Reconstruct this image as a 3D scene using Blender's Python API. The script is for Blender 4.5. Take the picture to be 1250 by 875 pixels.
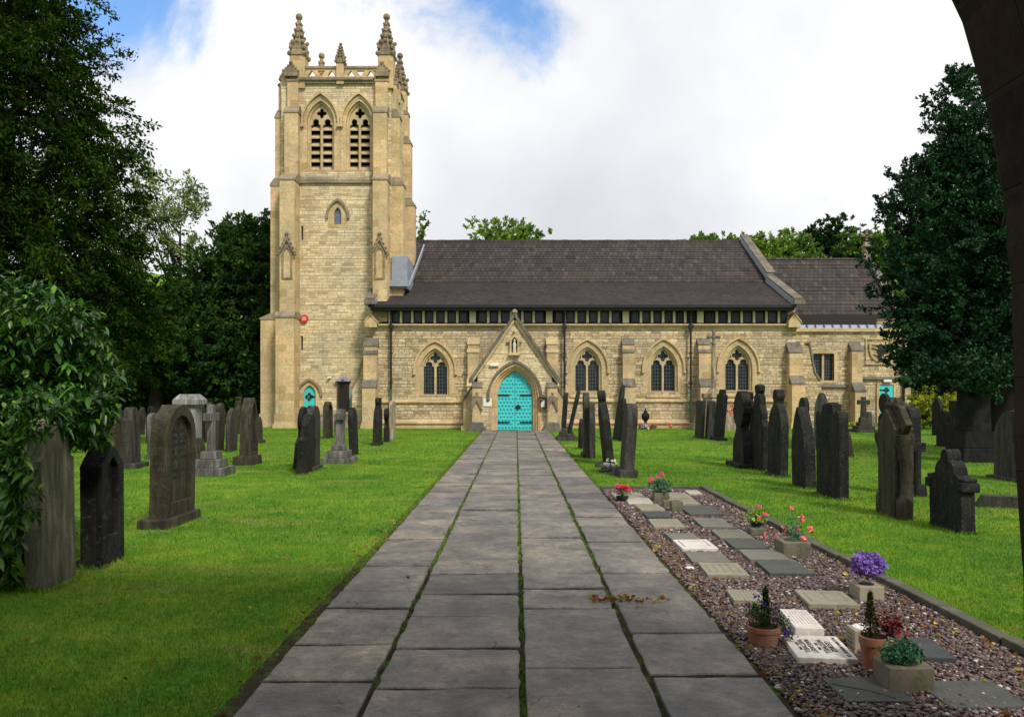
import bpy, math, random
import numpy as np
from mathutils import Vector, Matrix, noise
from mathutils.geometry import tessellate_polygon
R = math.radians
random.seed(7)
for o in list(bpy.data.objects): bpy.data.objects.remove(o)
S = bpy.context.scene
COL = S.collection
H = 1.7; F = 972.0            # eye height, focal length in pixels of the 1250 px photograph
# ------------------------------------------------------------------ camera, sky, sun, exposure
cd = bpy.data.cameras.new('camera'); cam = bpy.data.objects.new('camera', cd); COL.objects.link(cam)
cam.location = (0, 0, H); cam.rotation_euler = (R(90), 0, 0)
cd.sensor_width = 36; cd.lens = 36*F/1250; cd.shift_x = -5/1250; cd.shift_y = 42.5/1250
cd.clip_start = 0.05; cd.clip_end = 2000
S.camera = cam
S.view_settings.view_transform = 'Standard'; S.view_settings.look = 'None'
S.view_settings.exposure = 0.26; S.view_settings.gamma = 1; S.view_settings.use_curve_mapping = False
SUN_EL, SUN_AZ = 47, 150      # azimuth clockwise from +Y: behind the camera, to its right
w = bpy.data.worlds.new('World'); S.world = w; w.use_nodes = True
nt = w.node_tree; nt.nodes.clear()
def N(nt, t, **k):
    n = nt.nodes.new(t)
    for a, b in k.items():
        if hasattr(n, a): setattr(n, a, b)
        else: n.inputs[a.replace('_', ' ')].default_value = b
    return n
def math_n(nt, op, a, b=None, clamp=False):
    n = nt.nodes.new('ShaderNodeMath'); n.operation = op; n.use_clamp = clamp
    for i, v in enumerate((a, b)):
        if v is None: continue
        if isinstance(v, (int, float)): n.inputs[i].default_value = v
        else: nt.links.new(v, n.inputs[i])
    return n.outputs[0]
def ramp(nt, fac, stops, interp='LINEAR'):
    n = nt.nodes.new('ShaderNodeValToRGB'); n.color_ramp.interpolation = interp
    e = n.color_ramp.elements
    while len(e) < len(stops): e.new(0.5)
    for i, (p, c) in enumerate(stops):
        e[i].position = p; e[i].color = (*c, 1) if len(c) == 3 else c
    nt.links.new(fac, n.inputs[0]); return n.outputs[0]
def mixc(nt, fac, a, b, mode='MIX'):
    n = nt.nodes.new('ShaderNodeMix'); n.data_type = 'RGBA'; n.blend_type = mode
    for i, v in ((0, fac), (6, a), (7, b)):
        if isinstance(v, (int, float)): n.inputs[i].default_value = v
        elif isinstance(v, tuple): n.inputs[i].default_value = (*v, 1) if len(v) == 3 else v
        else: nt.links.new(v, n.inputs[i])
    return n.outputs[2]
sky = N(nt, 'ShaderNodeTexSky'); sky.sky_type = 'NISHITA'; sky.sun_disc = False
sky.sun_elevation = R(SUN_EL); sky.sun_rotation = R(SUN_AZ); sky.altitude = 100; sky.ozone_density = 2.0
tc = N(nt, 'ShaderNodeTexCoord')
nz = N(nt, 'ShaderNodeTexNoise'); nz.inputs['Scale'].default_value = 6.5; nz.inputs['Detail'].default_value = 10; nz.inputs['Roughness'].default_value = .66; nz.inputs['Distortion'].default_value = .5
nt.links.new(tc.outputs['Generated'], nz.inputs['Vector'])
nz2 = N(nt, 'ShaderNodeTexNoise'); nz2.inputs['Scale'].default_value = 2.1; nz2.inputs['Detail'].default_value = 6; nz2.inputs['Roughness'].default_value = .5
nt.links.new(tc.outputs['Generated'], nz2.inputs['Vector'])
tot = None
for (px, py, sg, am) in [(140, 0, .085, 1.0), (225, 14, .055, .7), (60, -60, .12, .8), (630, 0, .058, .95), (655, 50, .038, .8), (535, 8, .055, .6), (590, -70, .09, .9), (425, 8, .03, .5)]:
    d = Vector((px-630, F, 480-py)).normalized()
    vm = N(nt, 'ShaderNodeVectorMath'); vm.operation = 'DISTANCE'
    vn = N(nt, 'ShaderNodeVectorMath'); vn.operation = 'NORMALIZE'
    nt.links.new(tc.outputs['Generated'], vn.inputs[0]); nt.links.new(vn.outputs[0], vm.inputs[0]); vm.inputs[1].default_value = d
    g = math_n(nt, 'MULTIPLY', math_n(nt, 'EXPONENT', math_n(nt, 'MULTIPLY', math_n(nt, 'POWER', math_n(nt, 'DIVIDE', vm.outputs['Value'], sg), 2.0), -1.0)), am)
    tot = g if tot is None else math_n(nt, 'ADD', tot, g)
hole = math_n(nt, 'ADD', tot, math_n(nt, 'MULTIPLY', math_n(nt, 'SUBTRACT', nz.outputs['Fac'], .5), 3.4))
hm = N(nt, 'ShaderNodeMapRange'); hm.interpolation_type = 'SMOOTHSTEP'
nt.links.new(hole, hm.inputs[0]); hm.inputs[1].default_value = .42; hm.inputs[2].default_value = 1.75
skyb = mixc(nt, 1.0, sky.outputs[0], (1.45, 1.8, 2.05), 'MULTIPLY')
cl = ramp(nt, nz2.outputs['Fac'], [(.34, (6.1, 6.25, 6.6)), (.46, (7.2, 7.3, 7.55)), (.6, (8.8, 8.8, 8.9))])
fin = mixc(nt, hm.outputs[0], cl, skyb)
bg = N(nt, 'ShaderNodeBackground'); bg.inputs['Strength'].default_value = .1
nt.links.new(fin, bg.inputs[0]); out = N(nt, 'ShaderNodeOutputWorld'); nt.links.new(bg.outputs[0], out.inputs[0])
sd = bpy.data.lights.new('sun', 'SUN'); sd.energy = 2.9; sd.angle = R(10); sd.color = (1, .93, .82)
sun = bpy.data.objects.new('sun', sd); COL.objects.link(sun)
sv = Vector((math.sin(R(SUN_AZ))*math.cos(R(SUN_EL)), math.cos(R(SUN_AZ))*math.cos(R(SUN_EL)), math.sin(R(SUN_EL))))
sun.location = (10, -20, 40); sun.rotation_euler = sv.to_track_quat('Z', 'Y').to_euler()

# ------------------------------------------------------------------ materials
def newmat(name):
    m = bpy.data.materials.new(name); m.use_nodes = True; nt = m.node_tree; nt.nodes.clear()
    o = N(nt, 'ShaderNodeOutputMaterial'); b = N(nt, 'ShaderNodeBsdfPrincipled'); nt.links.new(b.outputs[0], o.inputs[0])
    return m, nt, b, o
def noise_f(nt, vec, scale, detail=5, rough=.55):
    n = N(nt, 'ShaderNodeTexNoise'); n.inputs['Scale'].default_value = scale; n.inputs['Detail'].default_value = detail; n.inputs['Roughness'].default_value = rough
    if vec is not None: nt.links.new(vec, n.inputs['Vector'])
    return n.outputs['Fac']
def bump(nt, b, h, s, d=.02):
    n = N(nt, 'ShaderNodeBump'); n.inputs['Strength'].default_value = s; n.inputs['Distance'].default_value = d
    nt.links.new(h, n.inputs['Height']); nt.links.new(n.outputs[0], b.inputs['Normal'])
def wall_uv(nt, zk=1.0, side=True):
    g = N(nt, 'ShaderNodeNewGeometry'); sp = N(nt, 'ShaderNodeSeparateXYZ'); nt.links.new(g.outputs['Position'], sp.inputs[0])
    u = sp.outputs[0]
    if side:
        sn = N(nt, 'ShaderNodeSeparateXYZ'); nt.links.new(g.outputs['True Normal'], sn.inputs[0])
        m = math_n(nt, 'GREATER_THAN', math_n(nt, 'ABSOLUTE', sn.outputs[0]), .7)
        mx = N(nt, 'ShaderNodeMix'); nt.links.new(m, mx.inputs[0]); nt.links.new(sp.outputs[0], mx.inputs[2]); nt.links.new(sp.outputs[1], mx.inputs[3]); u = mx.outputs[0]
    v = math_n(nt, 'MULTIPLY', sp.outputs[2], zk)
    return g, u, v, sp
def brick_mat(name, bw, bh, cols, mortar, msize=.02, bumps=.5, rough=.9, warp=.0, zk=1.0, side=True, streak=.0, stain=(.1, .09, .075), mfac=1.0, sq=1.0):
    m, nt, b, o = newmat(name)
    g, u, v, sp = wall_uv(nt, zk, side)
    if warp:
        nn = N(nt, 'ShaderNodeTexNoise'); nn.noise_dimensions = '1D'; nn.inputs['Scale'].default_value = 2.3; nn.inputs['Detail'].default_value = 2
        nt.links.new(v, nn.inputs['W']); v = math_n(nt, 'ADD', v, math_n(nt, 'MULTIPLY', nn.outputs['Fac'], warp))
        wob = noise_f(nt, g.outputs['Position'], 3.0, 2); v = math_n(nt, 'ADD', v, math_n(nt, 'MULTIPLY', wob, .05))
        wob2 = noise_f(nt, g.outputs['Position'], 1.3, 1); u = math_n(nt, 'ADD', u, math_n(nt, 'MULTIPLY', wob2, .5))
    c = N(nt, 'ShaderNodeCombineXYZ'); nt.links.new(u, c.inputs[0]); nt.links.new(v, c.inputs[1])
    br = N(nt, 'ShaderNodeTexBrick'); nt.links.new(c.outputs[0], br.inputs['Vector'])
    br.inputs['Scale'].default_value = 1; br.inputs['Brick Width'].default_value = bw; br.inputs['Row Height'].default_value = bh
    br.inputs['Mortar Size'].default_value = msize; br.inputs['Mortar Smooth'].default_value = .3
    br.inputs['Color1'].default_value = (0, 0, 0, 1); br.inputs['Color2'].default_value = (1, 1, 1, 1); br.inputs['Bias'].default_value = 0
    br.offset = .5; br.squash = sq; br.squash_frequency = 3
    col = ramp(nt, br.outputs['Color'], [(i/(len(cols)-1), cc) for i, cc in enumerate(cols)])
    fine = noise_f(nt, g.outputs['Position'], 9, 6, .65); big = noise_f(nt, g.outputs['Position'], .55, 4, .6)
    col = mixc(nt, 1.0, col, ramp(nt, fine, [(.3, (.74, .74, .74)), (.7, (1.2, 1.2, 1.2))]), 'MULTIPLY')
    col = mixc(nt, 1.0, col, ramp(nt, big, [(.35, (.82, .84, .88)), (.62, (1.1, 1.06, 1.0))]), 'MULTIPLY')
    mf = math_n(nt, 'MULTIPLY', br.outputs['Fac'], mfac)
    col = mixc(nt, mf, col, mortar)
    if streak:
        mp = N(nt, 'ShaderNodeMapping'); mp.inputs['Scale'].default_value = (1.6, 1.6, .22); nt.links.new(g.outputs['Position'], mp.inputs[0])
        st = noise_f(nt, mp.outputs[0], 1.6, 6, .65)
        col = mixc(nt, math_n(nt, 'MULTIPLY', ramp(nt, st, [(.48, (0, 0, 0)), (.72, (1, 1, 1))]), streak), col, stain)
    nt.links.new(col, b.inputs['Base Color']); b.inputs['Roughness'].default_value = rough; b.inputs['Specular IOR Level'].default_value = .2
    h = math_n(nt, 'ADD', math_n(nt, 'MULTIPLY', math_n(nt, 'SUBTRACT', 1.0, br.outputs['Fac']), 1.0), math_n(nt, 'MULTIPLY', fine, .6))
    bump(nt, b, h, bumps, .02)
    return m
def simple(name, col, rough=.7, var=.15, scale=6, spec=.3, bumps=.0, metal=0, coords='Object', vscale=None, col2=None, lo=.4, hi=.65):
    m, nt, b, o = newmat(name)
    t = N(nt, 'ShaderNodeTexCoord'); vec = t.outputs[coords]
    if vscale:
        mp = N(nt, 'ShaderNodeMapping'); mp.inputs['Scale'].default_value = vscale; nt.links.new(vec, mp.inputs[0]); vec = mp.outputs[0]
    f = noise_f(nt, vec, scale, 6, .65)
    c = ramp(nt, f, [(.28, tuple(x*(1-var) for x in col)), (.72, tuple(x*(1+var) for x in col))])
    if col2: c = mixc(nt, ramp(nt, noise_f(nt, vec, scale*.45, 5, .7), [(lo, (0, 0, 0)), (hi, (1, 1, 1))]), c, col2)
    nt.links.new(c, b.inputs['Base Color']); b.inputs['Roughness'].default_value = rough; b.inputs['Specular IOR Level'].default_value = spec; b.inputs['Metallic'].default_value = metal
    if bumps: bump(nt, b, f, bumps, .02)
    return m
def grave_mat(name, col, lichen=(.2, .21, .17), lam=.35, green=.25):
    m, nt, b, o = newmat(name)
    t = N(nt, 'ShaderNodeTexCoord'); oi = N(nt, 'ShaderNodeObjectInfo')
    add = N(nt, 'ShaderNodeVectorMath'); add.operation = 'ADD'; nt.links.new(t.outputs['Object'], add.inputs[0])
    sc = N(nt, 'ShaderNodeVectorMath'); sc.operation = 'SCALE'; cx = N(nt, 'ShaderNodeCombineXYZ'); 
    for i in range(3): nt.links.new(oi.outputs['Random'], cx.inputs[i])
    nt.links.new(cx.outputs[0], sc.inputs[0]); sc.inputs['Scale'].default_value = 37; nt.links.new(sc.outputs[0], add.inputs[1])
    vec = add.outputs[0]
    mp = N(nt, 'ShaderNodeMapping'); mp.inputs['Scale'].default_value = (6, 6, .8); nt.links.new(vec, mp.inputs[0])
    st = noise_f(nt, mp.outputs[0], 1.6, 6, .7); fine = noise_f(nt, vec, 22, 6, .7); mid = noise_f(nt, vec, 3.2, 5, .6)
    c = ramp(nt, st, [(.32, tuple(x*.4 for x in col)), (.5, col), (.68, tuple(x*2.1 for x in col))])
    c = mixc(nt, math_n(nt, 'MULTIPLY', ramp(nt, fine, [(.56, (0, 0, 0)), (.68, (1, 1, 1))]), lam), c, lichen)
    c = mixc(nt, math_n(nt, 'MULTIPLY', ramp(nt, mid, [(.5, (0, 0, 0)), (.7, (1, 1, 1))]), green), c, (.055, .06, .025))
    nt.links.new(c, b.inputs['Base Color']); b.inputs['Roughness'].default_value = .8; b.inputs['Specular IOR Level'].default_value = .18
    bump(nt, b, math_n(nt, 'ADD', fine, math_n(nt, 'MULTIPLY', mid, 1.5)), .6, .02)
    return m
def leaf_mat(name, cols, rough=.5, trans=.25, spec=.3):
    m, nt, b, o = newmat(name)
    g = N(nt, 'ShaderNodeNewGeometry')
    c = ramp(nt, g.outputs['Random Per Island'], [(i/(len(cols)-1), cc) for i, cc in enumerate(cols)])
    big = noise_f(nt, g.outputs['Position'], .45, 3, .5)
    c = mixc(nt, 1.0, c, ramp(nt, big, [(.35, (.68, .75, .8)), (.65, (1.3, 1.2, 1.0))]), 'MULTIPLY')
    c = mixc(nt, 1.0, c, ramp(nt, noise_f(nt, g.outputs['Position'], 1.7, 3, .6), [(.36, (.6, .66, .7)), (.52, (1, 1, 1)), (.66, (1.6, 1.5, 1.2))]), 'MULTIPLY')
    nt.links.new(c, b.inputs['Base Color']); b.inputs['Roughness'].default_value = rough; b.inputs['Specular IOR Level'].default_value = spec
    if trans:
        tr = N(nt, 'ShaderNodeBsdfTranslucent'); nt.links.new(c, tr.inputs[0]); mx = N(nt, 'ShaderNodeMixShader'); mx.inputs[0].default_value = trans
        nt.links.new(b.outputs[0], mx.inputs[1]); nt.links.new(tr.outputs[0], mx.inputs[2]); nt.links.new(mx.outputs[0], o.inputs[0])
    return m
BUFF = [(0.305, 0.233, 0.141), (0.493, 0.391, 0.237), (0.572, 0.468, 0.299), (0.609, 0.483, 0.294), (0.436, 0.346, 0.218), (0.622, 0.527, 0.358), (0.687, 0.572, 0.382)]
TOWB = [(0.422, 0.338, 0.208), (0.58, 0.473, 0.302), (0.662, 0.561, 0.367), (0.715, 0.604, 0.395), (0.513, 0.414, 0.259), (0.767, 0.664, 0.457), (0.625, 0.509, 0.314)]
MT = dict(
 rubble=brick_mat('coursed_buff_stone', .36, .13, BUFF, (.17, .13, .085), .013, .6, warp=.32, streak=.42, stain=(.24, .21, .16), mfac=.75, sq=.6),
 towrubble=brick_mat('coursed_pale_stone', .46, .125, TOWB, (.27, .21, .12), .012, .5, warp=.25, streak=.40, stain=(.30, .26, .19), mfac=.55, sq=.6),
 ashlar=brick_mat('dressed_buff_stone', .75, .34, [(.43, .31, .15), (.54, .41, .22), (.59, .47, .28), (.61, .43, .25), (.50, .39, .22), (.57, .46, .28)], (.34, .27, .18), .006, .25, streak=.4, stain=(.25, .21, .15), mfac=.7),
 trim=brick_mat('pale_dressed_stone', .9, .5, [(.50, .40, .24), (.56, .45, .27), (.48, .37, .21)], (.32, .25, .16), .004, .2, streak=.3, mfac=.5),
 band=brick_mat('weathered_buff_bands', .7, .3, [(.26, .215, .15), (.33, .275, .19), (.22, .185, .135)], (.12, .1, .075), .006, .4, streak=.7, stain=(.12, .105, .08), mfac=.5),
 weath=brick_mat('weathered_grey_stone', .7, .3, [(.155, .14, .115), (.20, .18, .145), (.13, .12, .10)], (.1, .09, .07), .006, .4, streak=.8, stain=(.06, .055, .05), mfac=.6),
 pinn=brick_mat('sooty_carved_stone', .5, .3, [(.27, .21, .14), (.33, .26, .17), (.20, .16, .11)], (.12, .1, .07), .006, .4, streak=.9, stain=(.07, .06, .05), mfac=.5),
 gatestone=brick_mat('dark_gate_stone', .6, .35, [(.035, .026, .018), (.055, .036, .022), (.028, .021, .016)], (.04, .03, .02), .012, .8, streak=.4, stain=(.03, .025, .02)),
 tiles=brick_mat('stone_roof_tiles', .26, .3, [(.03, .026, .027), (.062, .051, .050), (.048, .04, .040), (.082, .068, .066), (.042, .035, .038), (.07, .056, .05)], (.018, .016, .016), .014, .7, rough=.8, zk=1.0, side=False, streak=.35, stain=(.045, .045, .035)),
 slates=brick_mat('small_roof_slates', .22, .085, [(.027, .024, .026), (.05, .042, .044), (.038, .032, .034), (.062, .051, .052)], (.02, .018, .018), .01, .5, rough=.8, zk=1.0, side=False, streak=.4, stain=(.05, .05, .04)),
 lead=simple('lead_sheet', (.26, .29, .35), .5, .2, 3, .5, .1),
 turq=simple('turquoise_paint', (.06, .54, .56), .55, .16, 5, .3, .12, vscale=(5, 5, .5), col2=(.07, .44, .47), lo=.5, hi=.75),
 iron=simple('black_iron', (.012, .012, .013), .5, .2, 10, .4),
 cream=simple('cream_paint', (.68, .61, .38), .6, .12, 5),
 darkwood=simple('black_brown_wood', (.018, .014, .012), .6, .3, 10),
 brownboard=simple('brown_board', (.05, .033, .03), .6, .25, 8, vscale=(1, 1, 8)),
 oak=simple('weathered_oak', (.13, .09, .05), .7, .3, 10, vscale=(8, 8, 1)),
 white=simple('white_paint', (.75, .75, .72), .5, .06, 6),
 red=simple('red_plastic', (.6, .03, .05), .4, .05, 4),
 greenpipe=simple('green_stained_iron', (.05, .12, .085), .6, .25, 10),
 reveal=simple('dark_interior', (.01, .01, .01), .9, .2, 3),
 statue=simple('carved_pale_stone', (.55, .48, .36), .8, .2, 8),
 bark=simple('dark_bark', (.018, .015, .011), .9, .4, 5, .2, .8, vscale=(4, 4, .8)),
 terracotta=simple('terracotta', (.30, .105, .055), .75, .22, 9, .2, .2, col2=(.24, .16, .12)),
 blackpot=simple('black_plastic', (.015, .015, .015), .4, .2, 4),
 concrete=simple('stone_vase_block', (.17, .15, .11), .85, .3, 12, .2, .3, col2=(.07, .075, .045)),
 palevase=simple('pale_vase_block', (.29, .26, .19), .8, .12, 10, .2, .1),
 kerb=simple('kerb_stone', (.105, .10, .08), .85, .3, 7, .2, .4, coords='Object', col2=(.06, .065, .035)),
 ink=simple('engraved_black', (.03, .03, .03), .8, .1, 5),
)
def glass_mat():
    m, nt, b, o = newmat('leaded_glass')
    g, u, v, sp = wall_uv(nt)
    c = N(nt, 'ShaderNodeCombineXYZ'); nt.links.new(u, c.inputs[0]); nt.links.new(v, c.inputs[1])
    br = N(nt, 'ShaderNodeTexBrick'); nt.links.new(c.outputs[0], br.inputs['Vector']); br.offset = 0
    br.inputs['Scale'].default_value = 1; br.inputs['Brick Width'].default_value = .14; br.inputs['Row Height'].default_value = .17
    br.inputs['Mortar Size'].default_value = .011; br.inputs['Color1'].default_value = (.004, .006, .010, 1); br.inputs['Color2'].default_value = (.012, .016, .024, 1)
    br.inputs['Mortar'].default_value = (.07, .085, .085, 1)
    nt.links.new(br.outputs['Color'], b.inputs['Base Color'])
    nt.links.new(math_n(nt, 'ADD', math_n(nt, 'MULTIPLY', br.outputs['Fac'], .4), .22), b.inputs['Roughness'])
    b.inputs['Specular IOR Level'].default_value = .4
    h = noise_f(nt, g.outputs['Position'], 5, 2); bump(nt, b, h, .25, .03)
    return m
MT['glass'] = glass_mat()
MT['blueglass'] = simple('pale_leaded_glass', (.12, .14, .22), .3, .6, 14, .5)
G = dict(black=grave_mat('sooty_black_stone', (.011, .011, .011), (.11, .115, .105), .5, .3), dark=grave_mat('dark_grey_stone', (.036, .034, .030), (.14, .14, .115), .45, .4),
 brown=grave_mat('dark_brown_mossy_stone', (.036, .031, .022), (.13, .135, .09), .45, .7), grey=grave_mat('grey_stone', (.10, .097, .09), (.22, .22, .19), .4, .2),
 light=grave_mat('light_grey_stone', (.19, .185, .18), (.30, .30, .28), .35, .2), buff=grave_mat('buff_stone', (.26, .21, .15), (.3, .28, .2), .3, .15), soot=grave_mat('soot_blackened_stone', (.006, .006, .006), (.03, .032, .028), .3, .2), mossy=grave_mat('green_lit_buff_stone', (.095, .09, .062), (.16, .16, .11), .4, .5), panel=grave_mat('polished_dark_stone', (.022, .024, .022), (.06, .07, .06), .3, .2))  # mossy: greenish light on buff stone put into the colour, with lichen and green patches
def patches(nt, c, P):
    f1 = noise_f(nt, P, .45, 5, .6); f3 = noise_f(nt, P, 2.2, 5, .65)
    mp = N(nt, 'ShaderNodeMapping'); mp.inputs['Scale'].default_value = (.35, 1.6, 1); nt.links.new(P, mp.inputs[0]); f4 = noise_f(nt, mp.outputs[0], 1.1, 4, .6)
    c = mixc(nt, 1.0, c, ramp(nt, f1, [(.35, (.70, .80, .8)), (.65, (1.3, 1.16, 1.0))]), 'MULTIPLY')
    c = mixc(nt, 1.0, c, ramp(nt, f3, [(.36, (.72, .86, .8)), (.5, (1, 1, 1)), (.66, (1.5, 1.16, 1.1))]), 'MULTIPLY')
    c = mixc(nt, math_n(nt, 'MULTIPLY', ramp(nt, f4, [(.54, (0, 0, 0)), (.70, (1, 1, 1))]), .5), c, (.28, .27, .075))
    return c, f3
def grass_ground():
    m, nt, b, o = newmat('lawn_grass')
    g = N(nt, 'ShaderNodeNewGeometry'); P = g.outputs['Position']
    f2 = noise_f(nt, P, 18, 5, .7)
    c = ramp(nt, f2, [(.3, (.048, .125, .011)), (.55, (.105, .225, .020)), (.75, (.18, .31, .033))])
    c, f3 = patches(nt, c, P)
    nt.links.new(c, b.inputs['Base Color']); b.inputs['Roughness'].default_value = .9; b.inputs['Specular IOR Level'].default_value = .1
    bump(nt, b, math_n(nt, 'ADD', f2, f3), .8, .04)
    return m
def blade_mat():
    m, nt, b, o = newmat('grass_blades')
    g = N(nt, 'ShaderNodeNewGeometry')
    c = ramp(nt, g.outputs['Random Per Island'], [(0, (.052, .15, .012)), (.4, (.108, .26, .020)), (.7, (.16, .32, .028)), (.9, (.20, .32, .045)), (1, (.33, .33, .11))])
    c, f3 = patches(nt, c, g.outputs['Position'])
    nt.links.new(c, b.inputs['Base Color']); b.inputs['Roughness'].default_value = .7; b.inputs['Specular IOR Level'].default_value = .1
    tr = N(nt, 'ShaderNodeBsdfTranslucent'); nt.links.new(c, tr.inputs[0]); mx = N(nt, 'ShaderNodeMixShader'); mx.inputs[0].default_value = .3
    nt.links.new(b.outputs[0], mx.inputs[1]); nt.links.new(tr.outputs[0], mx.inputs[2]); nt.links.new(mx.outputs[0], o.inputs[0])
    return m
MT['lawn'] = grass_ground()
def slab_mat():
    m, nt, b, o = newmat('york_stone_flags')
    g = N(nt, 'ShaderNodeNewGeometry'); P = g.outputs['Position']
    c = ramp(nt, g.outputs['Random Per Island'], [(0, (.085, .080, .078)), (.2, (.185, .165, .142)), (.4, (.115, .107, .10)), (.6, (.215, .188, .155)), (.8, (.135, .129, .125)), (1, (.165, .15, .13))])
    f = noise_f(nt, P, 11, 8, .78); f1 = noise_f(nt, P, 1.9, 8, .72); f3 = noise_f(nt, P, 70, 3, .7); f5 = noise_f(nt, P, .8, 4, .6)
    c = mixc(nt, 1.0, c, ramp(nt, f, [(.32, (.55, .55, .55)), (.5, (1, 1, 1)), (.68, (1.4, 1.4, 1.38))]), 'MULTIPLY')
    c = mixc(nt, 1.0, c, ramp(nt, f1, [(.34, (.50, .51, .56)), (.5, (1, 1, 1)), (.64, (1.6, 1.52, 1.36))]), 'MULTIPLY')
    c = mixc(nt, 1.0, c, ramp(nt, f3, [(.3, (.78, .78, .78)), (.7, (1.2, 1.2, 1.2))]), 'MULTIPLY')
    c = mixc(nt, math_n(nt, 'MULTIPLY', ramp(nt, noise_f(nt, P, 3.1, 6, .75), [(.54, (0, 0, 0)), (.66, (1, 1, 1))]), .35), c, (.10, .105, .055))
    c = mixc(nt, math_n(nt, 'MULTIPLY', ramp(nt, noise_f(nt, P, 26, 5, .8), [(.60, (0, 0, 0)), (.68, (1, 1, 1))]), .5), c, (.26, .25, .21))
    vo = N(nt, 'ShaderNodeTexVoronoi'); vo.feature = 'DISTANCE_TO_EDGE'; vo.inputs['Scale'].default_value = 1.15
    wv = N(nt, 'ShaderNodeVectorMath'); wv.operation = 'ADD'; nz_ = N(nt, 'ShaderNodeTexNoise'); nz_.inputs['Scale'].default_value = 5; nz_.inputs['Detail'].default_value = 6; nt.links.new(P, nz_.inputs['Vector'])
    ws = N(nt, 'ShaderNodeVectorMath'); ws.operation = 'SCALE'; ws.inputs['Scale'].default_value = .5; nt.links.new(nz_.outputs['Color'], ws.inputs[0]); nt.links.new(P, wv.inputs[0]); nt.links.new(ws.outputs[0], wv.inputs[1]); nt.links.new(wv.outputs[0], vo.inputs['Vector'])
    ck = ramp(nt, vo.outputs['Distance'], [(.0, (1, 1, 1)), (.012, (0, 0, 0))]); gate_ = ramp(nt, noise_f(nt, P, .9, 3), [(.50, (0, 0, 0)), (.58, (1, 1, 1))])
    ckm = math_n(nt, 'MULTIPLY', math_n(nt, 'MULTIPLY', ck, gate_), .65)
    c = mixc(nt, ckm, c, (.03, .028, .026))
    f1 = math_n(nt, 'SUBTRACT', f1, math_n(nt, 'MULTIPLY', ckm, .3))
    nt.links.new(c, b.inputs['Base Color']); b.inputs['Roughness'].default_value = .5; b.inputs['Specular IOR Level'].default_value = .5
    bump(nt, b, math_n(nt, 'ADD', math_n(nt, 'MULTIPLY', f1, 2.5), f), .8, .03)
    return m
MT['slab'] = slab_mat()
def plaque_mat(name, col):
    return simple(name, col, .75, .18, 14, .25, .2, col2=tuple(x*.62 for x in col), lo=.5, hi=.7)
for n_, c_ in dict(p_pale=(.42, .38, .32), p_white=(.58, .54, .50), p_buff=(.24, .225, .165), p_grey=(.15, .145, .12), p_dark=(.07, .075, .065), p_slate=(.05, .055, .06)).items(): MT[n_] = plaque_mat('plaque_'+n_[2:], c_)
MT['soil'] = simple('soil', (.035, .026, .017), .95, .4, 9, .1, .6, coords='Object', col2=(.06, .12, .015), lo=.5, hi=.62)
MT['bedsoil'] = simple('bed_soil', (.03, .024, .02), .95, .4, 20, .1, .6)
MT['pebble'] = None
def pebble_mat():
    m, nt, b, o = newmat('gravel_pebbles'); g = N(nt, 'ShaderNodeNewGeometry')
    c = ramp(nt, g.outputs['Random Per Island'], [(0, (.03, .024, .025)), (.2, (.085, .062, .062)), (.4, (.13, .093, .09)), (.58, (.06, .045, .043)), (.72, (.17, .13, .12)), (.84, (.13, .06, .035)), (.95, (.26, .21, .20)), (1, (.55, .50, .48))])
    nt.links.new(c, b.inputs['Base Color']); b.inputs['Roughness'].default_value = .6; b.inputs['Specular IOR Level'].default_value = .3; return m
MT['pebble'] = pebble_mat()
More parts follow.
